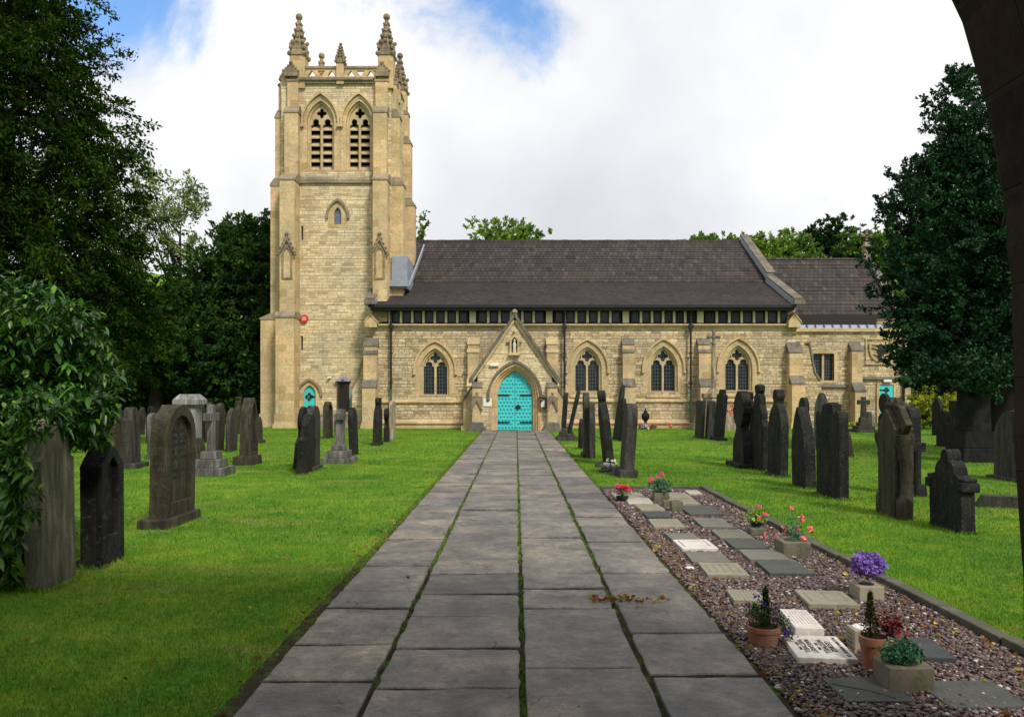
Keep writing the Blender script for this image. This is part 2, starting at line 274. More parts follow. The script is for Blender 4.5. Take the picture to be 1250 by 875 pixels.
L = dict(
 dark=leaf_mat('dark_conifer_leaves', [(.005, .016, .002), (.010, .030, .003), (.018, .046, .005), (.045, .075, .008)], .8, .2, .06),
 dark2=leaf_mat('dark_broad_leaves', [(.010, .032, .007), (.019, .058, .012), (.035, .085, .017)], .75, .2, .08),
 mdark=leaf_mat('mid_dark_green_leaves', [(.022, .06, .012), (.035, .085, .018), (.05, .11, .025)], .7, .25, .1),  # green between the dark broad leaves and the mid green
 mid=leaf_mat('mid_green_leaves', [(.04, .10, .015), (.07, .15, .024), (.11, .19, .03)], .55, .25, .25),
 pale=leaf_mat('pale_green_leaves', [(.12, .18, .07), (.18, .25, .10), (.25, .32, .14)], .6, .3, .2),
 bright=leaf_mat('bright_green_leaves', [(.10, .20, .03), (.15, .27, .04), (.22, .33, .07)], .6, .3, .2),
 holly=leaf_mat('glossy_holly_leaves', [(.004, .022, .007), (.008, .042, .014), (.018, .068, .024)], .5, .06, .18),
 laurel=leaf_mat('glossy_laurel_leaves', [(.008, .034, .005), (.018, .07, .008), (.03, .10, .012), (.06, .17, .018), (.14, .27, .03)], .36, .2, .4),
 gold=leaf_mat('variegated_yellow_leaves', [(.08, .13, .01), (.26, .30, .02), (.42, .42, .04), (.13, .18, .02)], .5, .2, .3),
 grass=blade_mat(),
 fallen=leaf_mat('fallen_leaves', [(.18, .06, .02), (.28, .12, .03), (.12, .05, .025), (.4, .28, .06), (.25, .28, .08)], .7, .1, .2),
 purple=leaf_mat('purple_petals', [(.16, .09, .42), (.25, .15, .60), (.34, .24, .72), (.2, .1, .5)], .6, .2, .2),
 violet=leaf_mat('violet_petals', [(.1, .04, .4), (.16, .07, .5)], .6, .2, .2),
 pink=leaf_mat('pink_petals', [(.75, .05, .28), (.85, .14, .42), (.7, .03, .2)], .6, .2, .2),
 redp=leaf_mat('red_petals', [(.6, .01, .01), (.75, .03, .02)], .6, .1, .2),
 rose=leaf_mat('rose_petals', [(.7, .06, .12), (.8, .35, .35), (.6, .03, .08)], .6, .1, .2),
 wine=leaf_mat('wine_red_leaves', [(.10, .01, .015), (.2, .02, .02), (.06, .012, .012)], .5, .1, .3),
 whitep=leaf_mat('white_petals', [(.8, .8, .78), (.7, .7, .75)], .6, .2, .2),
 teal=leaf_mat('blue_green_leaves', [(.02, .10, .05), (.04, .16, .08), (.07, .22, .11)], .5, .15, .3),
 sprig=leaf_mat('olive_sprig_leaves', [(.03, .06, .012), (.06, .10, .02), (.12, .12, .04)], .6, .2, .2),
 brown=leaf_mat('bronze_green_leaves', [(.05, .04, .015), (.08, .07, .02), (.04, .06, .02)], .6, .1, .2),
)
# ------------------------------------------------------------------ mesh tools
def sub(a, b): return tuple(x-y for x, y in zip(a, b))
class MB:
    def __init__(s): s.v = []; s.f = []; s.c = []
    def add(s, vs, fs):
        n = len(s.v); s.c.append((n, len(s.f))); s.v += [tuple(p) for p in vs]; s.f += [tuple(i+n for i in f) for f in fs]; return s
    def box(s, x0, x1, y0, y1, z0, z1, tx=0, ty=0):      # tx, ty taper the top
        return s.add([(x0, y0, z0), (x1, y0, z0), (x1, y1, z0), (x0, y1, z0), (x0+tx, y0+ty, z1), (x1-tx, y0+ty, z1), (x1-tx, y1-ty, z1), (x0+tx, y1-ty, z1)],
                     [(0, 3, 2, 1), (4, 5, 6, 7), (0, 1, 5, 4), (1, 2, 6, 5), (2, 3, 7, 6), (3, 0, 4, 7)])
    def plate(s, outer, holes, a, b, axis='y'):           # polygon in XZ (or YZ / XY) extruded from a to b
        loops = [list(outer)]+[list(h) for h in holes]
        allp = [p for l in loops for p in l]; n = len(allp)
        m = (lambda p, d: (p[0], d, p[1])) if axis == 'y' else ((lambda p, d: (d, p[0], p[1])) if axis == 'x' else (lambda p, d: (p[0], p[1], d)))
        tris = tessellate_polygon([[Vector((p[0], p[1], 0)) for p in l] for l in loops])
        vs = [m(p, a) for p in allp]+[m(p, b) for p in allp]
        fs = [tuple(t) for t in tris]+[tuple(i+n for i in reversed(t)) for t in tris]
        k = 0
        for l in loops:
            for i in range(len(l)): fs.append((k+i, k+(i+1) % len(l), k+(i+1) % len(l)+n, k+i+n))
            k += len(l)
        return s.add(vs, fs)
    def tube(s, pts, r, n=8, cap=True):
        pts = [Vector(p) for p in pts]; rs = r if isinstance(r, (list, tuple)) else [r]*len(pts)
        vs = []; fs = []
        up = Vector((0, 0, 1)) if abs((pts[-1]-pts[0]).normalized().z) < .9 else Vector((0, 1, 0))
        for i, p in enumerate(pts):
            d = (pts[min(i+1, len(pts)-1)]-pts[max(i-1, 0)]).normalized(); a = d.cross(up).normalized(); b = d.cross(a)
            for k in range(n): t = 2*math.pi*k/n; vs.append(p+(a*math.cos(t)+b*math.sin(t))*rs[i])
        for i in range(len(pts)-1):
            for k in range(n): fs.append((i*n+k, i*n+(k+1) % n, (i+1)*n+(k+1) % n, (i+1)*n+k))
        if cap: fs += [tuple(range(n)), tuple(range(len(vs)-1, len(vs)-1-n, -1))]
        return s.add(vs, fs)
    def beam(s, p0, p1, wid, th, up=(0, 0, 1)):
        p0 = Vector(p0); p1 = Vector(p1); d = (p1-p0).normalized(); a = d.cross(Vector(up)).normalized()*wid/2; b = a.cross(d).normalized()*th/2
        vs = [p+sa*a+sb*b for p in (p0, p1) for sa, sb in ((-1, -1), (1, -1), (1, 1), (-1, 1))]
        return s.add(vs, [(0, 3, 2, 1), (4, 5, 6, 7), (0, 1, 5, 4), (1, 2, 6, 5), (2, 3, 7, 6), (3, 0, 4, 7)])
    def lathe(s, prof, c=(0, 0, 0), n=16, rot=0, sy=1):
        vs = []; fs = []
        for r, z in prof:
            for k in range(n): t = 2*math.pi*k/n+rot; vs.append((c[0]+r*math.cos(t), c[1]+r*math.sin(t)*sy, c[2]+z))
        for i in range(len(prof)-1):
            for k in range(n): fs.append((i*n+k, i*n+(k+1) % n, (i+1)*n+(k+1) % n, (i+1)*n+k))
        fs += [tuple(range(n-1, -1, -1)), tuple((len(prof)-1)*n+k for k in range(n))]
        return s.add(vs, fs)
    def ball(s, c, r, n=6, sz=1.0):
        m = max(4, n//2+1); return s.lathe([(max(r*math.sin(math.pi*i/m), .0005), -r*sz*math.cos(math.pi*i/m)) for i in range(m+1)], c, n)
    def pieces(s):
        r = []
        for i, (a, fa) in enumerate(s.c):
            b, fb = s.c[i+1] if i+1 < len(s.c) else (len(s.v), len(s.f))
            m = MB(); m.v = s.v[a:b]; m.f = [tuple(k-a for k in f) for f in s.f[fa:fb]]; r.append(m)
        return r
    def build(s, name, mat, parent=None, smooth=False, bevel=0, off=None, label=None):
        me = bpy.data.meshes.new(name); vs = s.v
        if off is not None: vs = [sub(p, off) for p in vs]
        me.from_pydata(vs, [], s.f); me.update()
        import bmesh
        bm = bmesh.new(); bm.from_mesh(me); bmesh.ops.recalc_face_normals(bm, faces=bm.faces); bm.to_mesh(me); bm.free()
        o = bpy.data.objects.new(name, me); COL.objects.link(o)
        if mat: me.materials.append(mat)
        if smooth:
            me.polygons.foreach_set('use_smooth', [True]*len(me.polygons))
            if smooth == 'auto': me.set_sharp_from_angle(angle=R(40))
        if bevel:
            md = o.modifiers.new('bevel', 'BEVEL'); md.width = bevel; md.segments = 2; md.limit_method = 'ANGLE'; md.angle_limit = R(35)
        if parent is not None: o.parent = parent
        if label: o['label'] = label
        return o
def tag(o, label=None, cat=None, group=None, kind=None):
    if label: o['label'] = label
    if cat: o['category'] = cat
    if group: o['group'] = group
    if kind: o['kind'] = kind
    return o
def empty(name, loc=(0, 0, 0), rz=0):
    o = bpy.data.objects.new(name, None); COL.objects.link(o); o.location = loc; o.rotation_euler = (0, 0, rz); o.empty_display_size = .2; return o
def np_mesh(name, V, Fc, mat, parent=None, smooth=False):
    me = bpy.data.meshes.new(name); nf, k = Fc.shape
    me.vertices.add(len(V)); me.vertices.foreach_set('co', np.asarray(V, np.float32).ravel())
    me.loops.add(nf*k); me.loops.foreach_set('vertex_index', np.asarray(Fc, np.int32).ravel())
    me.polygons.add(nf); me.polygons.foreach_set('loop_start', np.arange(0, nf*k, k, dtype=np.int32)); 
    if smooth: me.polygons.foreach_set('use_smooth', np.ones(nf, bool))
    me.update(calc_edges=True)
    o = bpy.data.objects.new(name, me); COL.objects.link(o); me.materials.append(mat)
    if parent is not None: o.parent = parent
    return o
def P(px, py, Y): return ((px-630)/F*Y, H+(480-py)/F*Y)      # photo pixel -> X and Z on the plane at depth Y
def X_(px, Y): return (px-630)/F*Y
def Z_(py, Y): return H+(480-py)/F*Y
def gy(py): return F*H/(py-480)
rng = np.random.default_rng(5)
def leaves(name, C, size, mat, parent=None, aspect=.5, droop=.0, flat=.0, axis=None, jit=.35, off=(0, 0, 0), fold=.15):
    n = len(C); C = np.asarray(C)-np.asarray(off)
    d = rng.normal(size=(n, 3)); d[:, 2] *= (1-flat)
    if axis is not None: d = d*.6+axis
    d[:, 2] -= droop
    d /= np.linalg.norm(d, axis=1)[:, None]
    r = rng.normal(size=(n, 3)); r[:, 2] *= (1-flat); s = np.cross(d, r); s /= np.linalg.norm(s, axis=1)[:, None]+1e-9
    nn = np.cross(s, d)
    L_ = size*(1+jit*rng.normal(size=n)).clip(.4, 1.9)[:, None]; W_ = L_*aspect*.5
    V = np.empty((n, 4, 3)); V[:, 0] = C; V[:, 1] = C+d*L_*.5+s*W_+nn*L_*fold; V[:, 2] = C+d*L_; V[:, 3] = C+d*L_*.5-s*W_+nn*L_*fold
    idx = np.arange(n*4).reshape(n, 4)
    Fc = np.concatenate([idx[:, [0, 1, 2]], idx[:, [0, 2, 3]]])
    return np_mesh(name, V.reshape(-1, 3), Fc, mat, parent)
# ------------------------------------------------------------------ setting: lawn, path, gravel bed
m = MB()
nx = 40
xs = [-600, -200, -80]+[(-60+i*3) for i in range(41)]+[80, 200, 600]; ys = [-200, -60, -10]+[i*3 for i in range(0, 41)]+[200, 400, 900]
def gz(x, y):
    z = 0
    if y > 52: z += 16*min(1, ((y-52)/70))**1.2
    if x < -26: z += 6*min(1, (-26-x)/40)
    if x > 36 and y > 20: z += 8*min(1, (x-36)/50)
    return z
for y in ys:
    for x in xs: m.v.append((x, y, gz(x, y)))
for j in range(len(ys)-1):
    for i in range(len(xs)-1): a = j*len(xs)+i; m.f.append((a, a+1, a+1+len(xs), a+len(xs)))
tag(m.build('lawn', MT['lawn']), kind='structure')
PL, PR = -1.49, 1.46
m = MB().box(PL-.10, PR+.06, 1.0, 35.9, -.2, .006); tag(m.build('path_bed', MT['soil']), kind='structure')
# flagstones: four columns, near row lines read from the photograph, then random
cols = [(-1.47, -.83), (-.79, .02), (.06, .755), (.80, 1.44)]
rows = [[838, 793, 748, 727, 695, 677, 662, 645], [848, 798, 758, 730, 705, 688, 655, 646, 638], [823, 748, 724, 697, 677, 660, 650, 640], [832, 779, 734, 703, 681, 665, 645, 634]]
V = MB()
for (x0, x1), rw in zip(cols, rows):
    ysl = [2.2]+[gy(p) for p in rw]
    while ysl[-1] < 35.3: ysl.append(ysl[-1]+random.choice([.42, .5, .6, .65, .75, .9]))
    ysl[-1] = 35.85; 
    for a, b in zip(ysl, ysl[1:]):
        z = .032+random.uniform(-.010, .010); g = random.uniform(.008, .018)*(1+a*.03); t = random.uniform(-.012, .012)
        n = 7; e = []
        for k in range(n): e.append((x0+(x1-x0)*k/n, a+g, z))
        for k in range(n): e.append((x1, a+g+(b-a-2*g)*k/n, z))
        for k in range(n): e.append((x1+(x0-x1)*k/n, b-g, z))
        for k in range(n): e.append((x0, b-g+(a-b+2*g)*k/n, z))
        e = [(p[0]+random.uniform(-.009, .009), p[1]+random.uniform(-.009, .009), z+t*(p[0]-x0)) for p in e]
        c = Vector(((x0+x1)/2, (a+b)/2, z)); N_ = len(e)
        ins = [tuple(Vector(p)+(c-Vector(p)).normalized()*.012+Vector((0, 0, .007))) for p in e]
        lo = [(p[0], p[1], -.02) for p in e]
        V.add(lo+e+ins+[(c[0], c[1], z+.007+t*.4)], [(k, (k+1) % N_, N_+(k+1) % N_, N_+k) for k in range(N_)]+[(N_+k, N_+(k+1) % N_, 2*N_+(k+1) % N_, 2*N_+k) for k in range(N_)]+[(2*N_+k, 2*N_+(k+1) % N_, 3*N_) for k in range(N_)])
tag(V.build('path', MT['slab']), kind='structure')
# gravel bed
BX0, BX1, BY0, BY1 = PR+.05, 3.23, 2.6, 13.95
m = MB().box(BX0, BX1, BY0, BY1, -.2, .012); tag(m.build('gravel_bed', MT['bedsoil']), kind='structure')
t_ = (1+5**.5)/2
ico = np.array([(-1, t_, 0), (1, t_, 0), (-1, -t_, 0), (1, -t_, 0), (0, -1, t_), (0, 1, t_), (0, -1, -t_), (0, 1, -t_), (t_, 0, -1), (t_, 0, 1), (-t_, 0, -1), (-t_, 0, 1)])/1.902
icf = np.array([(0, 11, 5), (0, 5, 1), (0, 1, 7), (0, 7, 10), (0, 10, 11), (1, 5, 9), (5, 11, 4), (11, 10, 2), (10, 7, 6), (7, 1, 8), (3, 9, 4), (3, 4, 2), (3, 2, 6), (3, 6, 8), (3, 8, 9), (4, 9, 5), (2, 4, 11), (6, 2, 10), (8, 6, 7), (9, 8, 1)])
def pebbles(n, x0, x1, y0, y1, r0, r1, z=.014):
    c = np.stack([rng.uniform(x0, x1, n), rng.uniform(y0, y1, n), np.full(n, z)], 1)
    r = rng.uniform(r0, r1, n)
    sc = np.stack([rng.uniform(.7, 1.35, n), rng.uniform(.7, 1.35, n), rng.uniform(.5, .8, n)], 1)*r[:, None]
    c[:, 2] += rng.uniform(-.3, .8, n)*r
    V = ico[None]*(1+.18*rng.normal(size=(n, 12, 1)))*sc[:, None, :]
    a = rng.uniform(0, 6.28, n); ca, sa = np.cos(a)[:, None], np.sin(a)[:, None]
    V = np.stack([V[:, :, 0]*ca-V[:, :, 1]*sa, V[:, :, 0]*sa+V[:, :, 1]*ca, V[:, :, 2]], 2)+c[:, None, :]
    return V.reshape(-1, 3), (icf[None]+np.arange(n)[:, None, None]*12).reshape(-1, 3)
Vs = []; Fs = []; k = 0
for (n, y0, y1, r0, r1) in ((17000, 3.6, 6.6, .007, .016), (13000, 6.6, 9.6, .009, .018), (9000, 9.6, BY1, .012, .022)):
    a, b = pebbles(n, BX0-.02, BX1, y0, y1, r0, r1); Vs.append(a); Fs.append(b+k); k += len(a)
tag(np_mesh('gravel', np.concatenate(Vs), np.concatenate(Fs), MT['pebble'], smooth=True), 'pinkish grey gravel filling the bed of memorial plaques beside the path', 'gravel', kind='stuff')
# kerbs of the bed, separate stones
kg = 'kerb stones edging the gravel bed'
y = 3.4; i = 0
while y < BY1-.1:
    ln = min(random.uniform(.8, 1.05), BY1+.06-y)
    b = MB().box(-.055, .055, 0, ln-.012, -.1, .075+random.uniform(-.008, .008)); o = b.build('kerb_stone', MT['kerb'], bevel=.012)
    o.location = (BX1+.06+random.uniform(-.008, .008), y, 0); o.rotation_euler = (0, 0, random.uniform(-.008, .008))
    tag(o, 'long narrow stone kerb between gravel bed and right lawn', 'kerb', kg); y += ln; i += 1
x = BX0-.02
while x < BX1:
    ln = min(random.uniform(.8, 1.0), BX1+.1-x)
    o = MB().box(0, ln-.012, -.05, .05, -.1, .07).build('kerb_stone', MT['kerb'], bevel=.012); o.location = (x, BY1+.06, 0)
    tag(o, 'narrow stone kerb closing the far end of the gravel bed', 'kerb', 'kerb stones at the far end of the gravel bed'); x += ln
# grass blades
def blades(n, xf, y0, y1, h, wd, pw=1.0):
    y = y0+(y1-y0)*rng.random(n)**pw; lo, hi = xf(y); x = lo+(hi-lo)*rng.random(n)
    keep = np.array([True]*n)
    C = np.stack([x, y, np.zeros(n)], 1)
    a = rng.uniform(0, 6.28, n); hh = h*(.5+rng.random(n)); d = np.stack([np.cos(a), np.sin(a), np.zeros(n)], 1)
    le = rng.normal(size=(n, 3))*.45; le[:, 2] = 1; 
    V = np.empty((n, 3, 3)); V[:, 0] = C-d*wd/2; V[:, 1] = C+d*wd/2; V[:, 2] = C+le*hh[:, None]
    V[:, :2, 2] -= .004
    return V
vb = [blades(75000, lambda y: (-.72*y-.4, PL-.12+0*y+.09*rng.random(len(y))), 3.3, 9, .028, .006, .8),
      blades(80000, lambda y: (-.72*y, PL-.05+0*y), 9, 20, .032, .011, .9),
      blades(45000, lambda y: (BX1+.12+0*y, .72*y+.3), 4.6, 10, .028, .007, .8),
      blades(65000, lambda y: (BX1+.12+0*y, .72*y), 10, 21, .032, .011, .9),
      blades(60000, lambda y: (-.72*y, PL-.05+0*y), 19, 38, .035, .022, .9),
      blades(45000, lambda y: (PR+.05+0*y, .72*y), 20, 38, .035, .022, .9),
      blades(14000, lambda y: (PR+.03+0*y, BX1+.12+0*y), 14.1, 22, .032, .011, .9),
      blades(14000, lambda y: (-.022+0*y, .055+.02*rng.random(len(y))), 2.8, 35, .026, .014, .8),
      blades(6000, lambda y: (-.84+0*y, -.785+0*y), 5, 35, .026, .014, .9),
      blades(5000, lambda y: (.745+0*y, .81+0*y), 7, 35, .026, .014, .9),
      blades(9000, lambda y: (PL-.09+0*y, PL+.01+0*y), 7, 35, .025, .012, .9),
      blades(6000, lambda y: (PR+.0+0*y, PR+.09+0*y), 14, 35, .025, .012, .9)]
for i in (7, 8, 9):
    c = vb[i][:, 0]; k = np.sin(c[:, 1]*2.1+i)+np.sin(c[:, 1]*5.3+2*i)*.7+np.sin(c[:, 1]*.6+i)*.6+rng.normal(size=len(c))*.4 > (-1.2 if i == 7 else -.6)
    vb[i] = vb[i][k]
V = np.concatenate(vb).reshape(-1, 3)
tag(np_mesh('grass', V, np.arange(len(V)).reshape(-1, 3), L['grass']), 'short mown green grass of the churchyard lawns and path joints', 'grass', kind='stuff')
# fallen leaves along the path edges and in the bed
def sc(n, x0, x1, y0, y1, z): return np.stack([rng.uniform(x0, x1, n), rng.uniform(y0, y1, n), np.full(n, z)], 1)
C = np.concatenate([sc(110, PL-.18, PL-.02, 3.6, 11, .02), sc(330, PR+.0, PR+.22, 3.7, 10, .03), sc(330, BX0, BX1, 3.8, 13, .03), sc(170, BX1-.2, BX1, 4.5, 13, .03), sc(120, -7, PL, 4, 18, .028), sc(80, BX1, 11, 5, 18, .028), sc(12, PL, PR, 4, 12, .048), sc(90, .62, 1.0, 6.32, 6.5, .05), sc(25, 1.0, 1.25, 6.3, 6.45, .05), sc(60, 2.2, 3.2, 4.6, 6.2, .035)])
tag(leaves('fallen_leaves', C, .034, L['fallen'], aspect=.65, flat=.85, fold=.2), 'scattered brown and yellow fallen leaves on grass, gravel and path', 'leaves', kind='stuff')

# ------------------------------------------------------------------ outlines
def arch(cx, w, z0, zs, za, n=10):
    a = w/2; s = za-zs; Rr = (a*a+s*s)/(2*a); th = math.asin(min(1, s/Rr)) if Rr >= s else math.pi/2
    if Rr < a+1e-6 and s > a: th = math.pi-math.asin(s/Rr)
    pts = [(cx-a, z0), (cx+a, z0)]
    cxr = cx+a-Rr
    right = [(cxr+Rr*math.cos(th*i/n), zs+Rr*math.sin(th*i/n)) for i in range(n+1)]
    pts += right[:-1]+[(cx, za)]+[(2*cx-p[0], p[1]) for p in reversed(right[:-1])]
    return pts
def light(cx, w, z0, zs, za, n=14, dep=.24):       # one light with a cusped head
    a = w/2; s = za-zs; pts = [(cx-a, z0), (cx+a, z0)]; r = []
    for i in range(n):
        t = 90*i/n; k = 1-dep*math.exp(-((t-36)/10)**2)
        r.append((cx+a*math.cos(R(t))*k, zs+s*math.sin(R(t))*k*(1+.0*t)))
    return pts+r+[(cx, za)]+[(2*cx-p[0], p[1]) for p in reversed(r)]
def foil(cx, cz, r, n=4, ph=0, m=40): return [(cx+r*(.55+.45*abs(math.cos(n/2*(2*math.pi*i/m-ph))))*math.cos(2*math.pi*i/m), cz+r*(.55+.45*abs(math.cos(n/2*(2*math.pi*i/m-ph))))*math.sin(2*math.pi*i/m)) for i in range(m)]
def hood(cx, w, t, zs, za, ext=.0, n=12):          # arched strip, open below
    o = arch(cx, w+2*t, zs-ext, zs, za+t*1.25, n)[1:]; i = arch(cx, w, zs-ext, zs, za, n)[1:]
    o.append((cx-w/2-t, zs-ext)); i.append((cx-w/2, zs-ext))
    return o+list(reversed(i))
# ------------------------------------------------------------------ the church
CH = empty('church', (2, 39, 0)); tag(CH, 'buff stone parish church with square pinnacled tower, long dark roof and turquoise doors', 'church')
O = (2, 39, 0)
def part(mb, name, mat, parent=None, **k):
    return mb.build(name, MT[mat], parent or CH, off=O, **k)
def parts(mb, name, mat, parent=None):
    for m in mb.pieces(): part(m, name, mat, parent)
def gothic_window(cx, w, z0, zs, za, Y, quat=True):
    fr = MB(); rw = w+.44
    fr.plate(arch(cx, rw, z0-.02, zs, za+.26), [arch(cx, w+.2, z0, zs, za+.12)], Y-.008, Y+.14)
    fr.plate(arch(cx, w+.24, z0-.015, zs, za+.15), [arch(cx, w, z0+.01, zs, za)], Y+.10, Y+.28)
    win = part(fr, 'window', 'trim')
    sur = MB(); k = 0                                    # quoined jambs
    z = z0-.1
    while z < zs-.1:
        e = .16 if k % 2 else .30; hgt = .33
        for s in (-1, 1):
            a, b = sorted((cx+s*(rw/2-.03), cx+s*(rw/2+e))); sur.box(a, b, Y-.012, Y+.03, z, min(z+hgt, zs)-.006)
        z += hgt; k += 1
    sur.plate(hood(cx, rw-.04, .17, zs, za+.25), [], Y-.012, Y+.03)
    part(sur, 'surround', 'ashlar', win)
    hd = MB().plate(hood(cx, rw+.30, .09, zs-.02, za+.43, ext=.12), [], Y-.11, Y+.01)
    for s in (-1, 1): hd.ball((cx+s*(rw/2+.20), Y-.06, zs-.18), .085, 8)
    part(hd, 'hood_mould', 'ashlar', win)
    part(MB().add([(cx-rw/2-.02, Y-.06, z0-.2), (cx+rw/2+.02, Y-.06, z0-.2), (cx+rw/2+.02, Y+.2, z0+.02), (cx-rw/2-.02, Y+.2, z0+.02), (cx-rw/2-.02, Y-.06, z0-.3), (cx+rw/2+.02, Y-.06, z0-.3), (cx+rw/2+.02, Y+.2, z0-.3), (cx-rw/2-.02, Y+.2, z0-.3)],
        [(0, 1, 2, 3), (4, 5, 1, 0), (5, 6, 2, 1), (4, 0, 3, 7), (4, 7, 6, 5), (7, 3, 2, 6)]), 'sill', 'trim', win)
    lw = w/2-.075; hs = []
    za2 = zs+(za-zs)*.44; zl = za2-lw*.72
    for s in (-1, 1): hs.append(light(cx+s*(w/4+.012), lw, z0+.03, zl, za2))
    zc = zs+(za-zs)*.635
    hs.append(foil(cx, zc, w*.215, 4 if quat else 3, 0 if quat else math.pi/2))
    for s in (-1, 1): hs.append([(cx+s*w*.235, zc-.06), (cx+s*w*.37, zc-w*.20), (cx+s*w*.26, zc+w*.03)][::s])
    part(MB().plate(arch(cx, w+.01, z0+.005, zs, za), hs, Y+.20, Y+.30), 'tracery', 'trim', win)
    part(MB().plate(arch(cx, w+.1, z0-.01, zs, za+.05), [], Y+.31, Y+.33), 'glass', 'glass', win)
    return win
def arch_hole(cx, w, z0, zs, za): return arch(cx, w, z0, zs, za)
YN = 39.0
gp = [(531, 482, 452, 428), (717, 478, 450, 426), (810, 478, 450, 425.5), (901, 477, 449, 424.5)]
wins = []
for px, b_, s_, t_2 in gp: wins.append((X_(px, YN), 1.20, Z_(b_, YN), Z_(s_, YN), Z_(t_2, YN)))
NX0, NX1 = X_(455, YN), X_(972, YN); ZC = Z_(400, YN); ZCL = Z_(375, YN)
wall = MB().plate([(NX0, -.2), (NX1, -.2), (NX1, ZC), (NX0, ZC)], [arch(c, w_+.30, z0-.015, zs, za+.17) for c, w_, z0, zs, za in wins], YN, YN+.5)
wall.box(NX0, NX0+.5, YN+.5, 55.5, -.2, ZC).box(NX1-.5, NX1, YN+.5, 55.5, -.2, ZC).box(NX0, NX1, 55.5, 56, -.2, ZC+.6)
# gable ends
ZB, YB, ZR, YR = Z_(345, 42.7), 42.7, Z_(295, 47.5), 47.5
ZE, YE = Z_(372, 38.45), 38.45
wall.plate([(YN+.02, ZC), (YN+.02, ZE-.1), (YB, ZB-.15), (YR, ZR-.15), (YR*2-YB, ZB-.15), (YR*2-YN, ZE-.1), (YR*2-YN, ZC)], [], NX1-.42, NX1-.04, 'x')
wall.plate([(YN+.02, ZC), (YN+.02, ZE-.1), (YB, ZB-.15), (YR, ZR-.15), (YR*2-YB, ZB-.15), (YR*2-YN, ZE-.1), (YR*2-YN, ZC)], [], NX0+.04, NX0+.42, 'x')
part(wall, 'nave_wall', 'rubble')
for c, w_, z0, zs, za in wins: gothic_window(c, w_, z0, zs, za, YN)
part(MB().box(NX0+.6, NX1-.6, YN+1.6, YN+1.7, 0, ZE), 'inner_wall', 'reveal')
tr = MB()
def string(mb, x0, x1, Y, z, d=.09, h=.13): mb.add([(x0, Y-d, z), (x1, Y-d, z), (x1, Y+.02, z+h), (x0, Y+.02, z+h), (x0, Y-d, z-h*.45), (x1, Y-d, z-h*.45), (x1, Y+.02, z-h*.8), (x0, Y+.02, z-h*.8)], [(0, 1, 2, 3), (4, 5, 1, 0), (7, 6, 5, 4), (0, 3, 7, 4), (1, 5, 6, 2), (2, 6, 7, 3)])
string(tr, NX0-.02, X_(580, YN), YN, Z_(490, YN)); string(tr, X_(677, YN), NX1, YN, Z_(489, YN))
for a, b in ((NX0, X_(580, YN)), (X_(677, YN), NX1)):
    tr.box(a, b, YN-.18, YN+.01, -.2, .13); string(tr, a, b, YN-.05, .28, .13, .14); tr.box(a+.003, b-.003, YN-.10, YN+.01, .13, .26)
parts(tr, 'plinth_course', 'ashlar')
tr = MB().box(NX0-.1, NX1+.08, YN-.10, YN+.55, ZC, ZC+.10); tr.box(NX0-.1, NX1+.08, YN-.20, YN+.55, ZC+.10, ZC+.17); tr.box(NX0-.05, NX1+.03, YN-.04, YN+.5, ZC-.10, ZC)
parts(tr, 'cornice', 'trim')
# clerestory strip
c0 = ZC+.17; c1 = ZE-.10; Yc = YN+.03
tr = MB().box(X_(458, YN), X_(968, YN), Yc-.02, Yc+.12, c0, c0+.07); tr.box(X_(458, YN), X_(968, YN), Yc-.02, Yc+.12, c1-.1, c1+.1)
post = MB()
wide = [577, 670.5, 764, 855]
edges = [462]+sum([[w_-5, w_+5] for w_ in wide], [])+[966]
panes = []
for k in range(0, len(edges), 2):
    a, b = edges[k], edges[k+1]; n = {0: 8, 2: 6, 4: 6, 6: 6, 8: 7}[k]; st = (b-a)/n
    for i in range(n):
        panes.append((a+i*st+1.7, a+(i+1)*st-1.7))
        if i: post.box(X_(a+i*st-1.45, YN), X_(a+i*st+1.45, YN), Yc-.03, Yc+.1, c0+.07, c1-.1)
for w_ in wide: post.box(X_(w_-3.9, YN), X_(w_+3.9, YN), Yc-.03, Yc+.1, c0+.07, c1-.1)
parts(tr, 'clerestory_frame', 'darkwood'); parts(post, 'clerestory_post', 'cream')
for a, b in panes:
    a, b = X_(a, YN), X_(b, YN); q = .05
    f_ = MB().plate([(a-.03, c0+.07), (b+.03, c0+.07), (b+.03, c1-.1), (a-.03, c1-.1)], [[(a+q, c0+.13), (b-q, c0+.13), (b-q, c1-.15), (a+q, c1-.15)]], Yc+.0, Yc+.09)
    wo = part(f_, 'clerestory_window', 'darkwood'); part(MB().box(a, b, Yc+.05, Yc+.07, c0+.1, c1-.12), 'glass', 'glass', wo)
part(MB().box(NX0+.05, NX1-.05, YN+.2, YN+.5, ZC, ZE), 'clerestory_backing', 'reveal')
# roofs, built course by course
def courses(mb, x0, x1, ya, za, yb, zb, n, t):
    for i in range(n):
        f0, f1 = i/n, (i+1)/n+.12/n
        y0, z0, y1, z1 = ya+(yb-ya)*f0, za+(zb-za)*f0, ya+(yb-ya)*f1, za+(zb-za)*f1
        k = max(2, int((x1-x0)/1.3)); 
        xs_ = [x0+(x1-x0)*j/k for j in range(k+1)]
        for j in range(k):
            w0 = t+random.uniform(0, .3)*t
            mb.add([(xs_[j], y0-.01, z0-.02), (xs_[j+1], y0-.01, z0-.02), (xs_[j+1], y0, z0+w0), (xs_[j], y0, z0+w0), (xs_[j+1], y1, z1+.003), (xs_[j], y1, z1+.003)], [(0, 1, 2, 3), (3, 2, 4, 5)])
RX0, RX1 = X_(497, YR)-.1, NX1-.2
rf = MB(); courses(rf, NX0+.15, RX1, YE, ZE, YB, ZB, 20, .022)
sl = part(rf, 'lower_roof', 'slates')
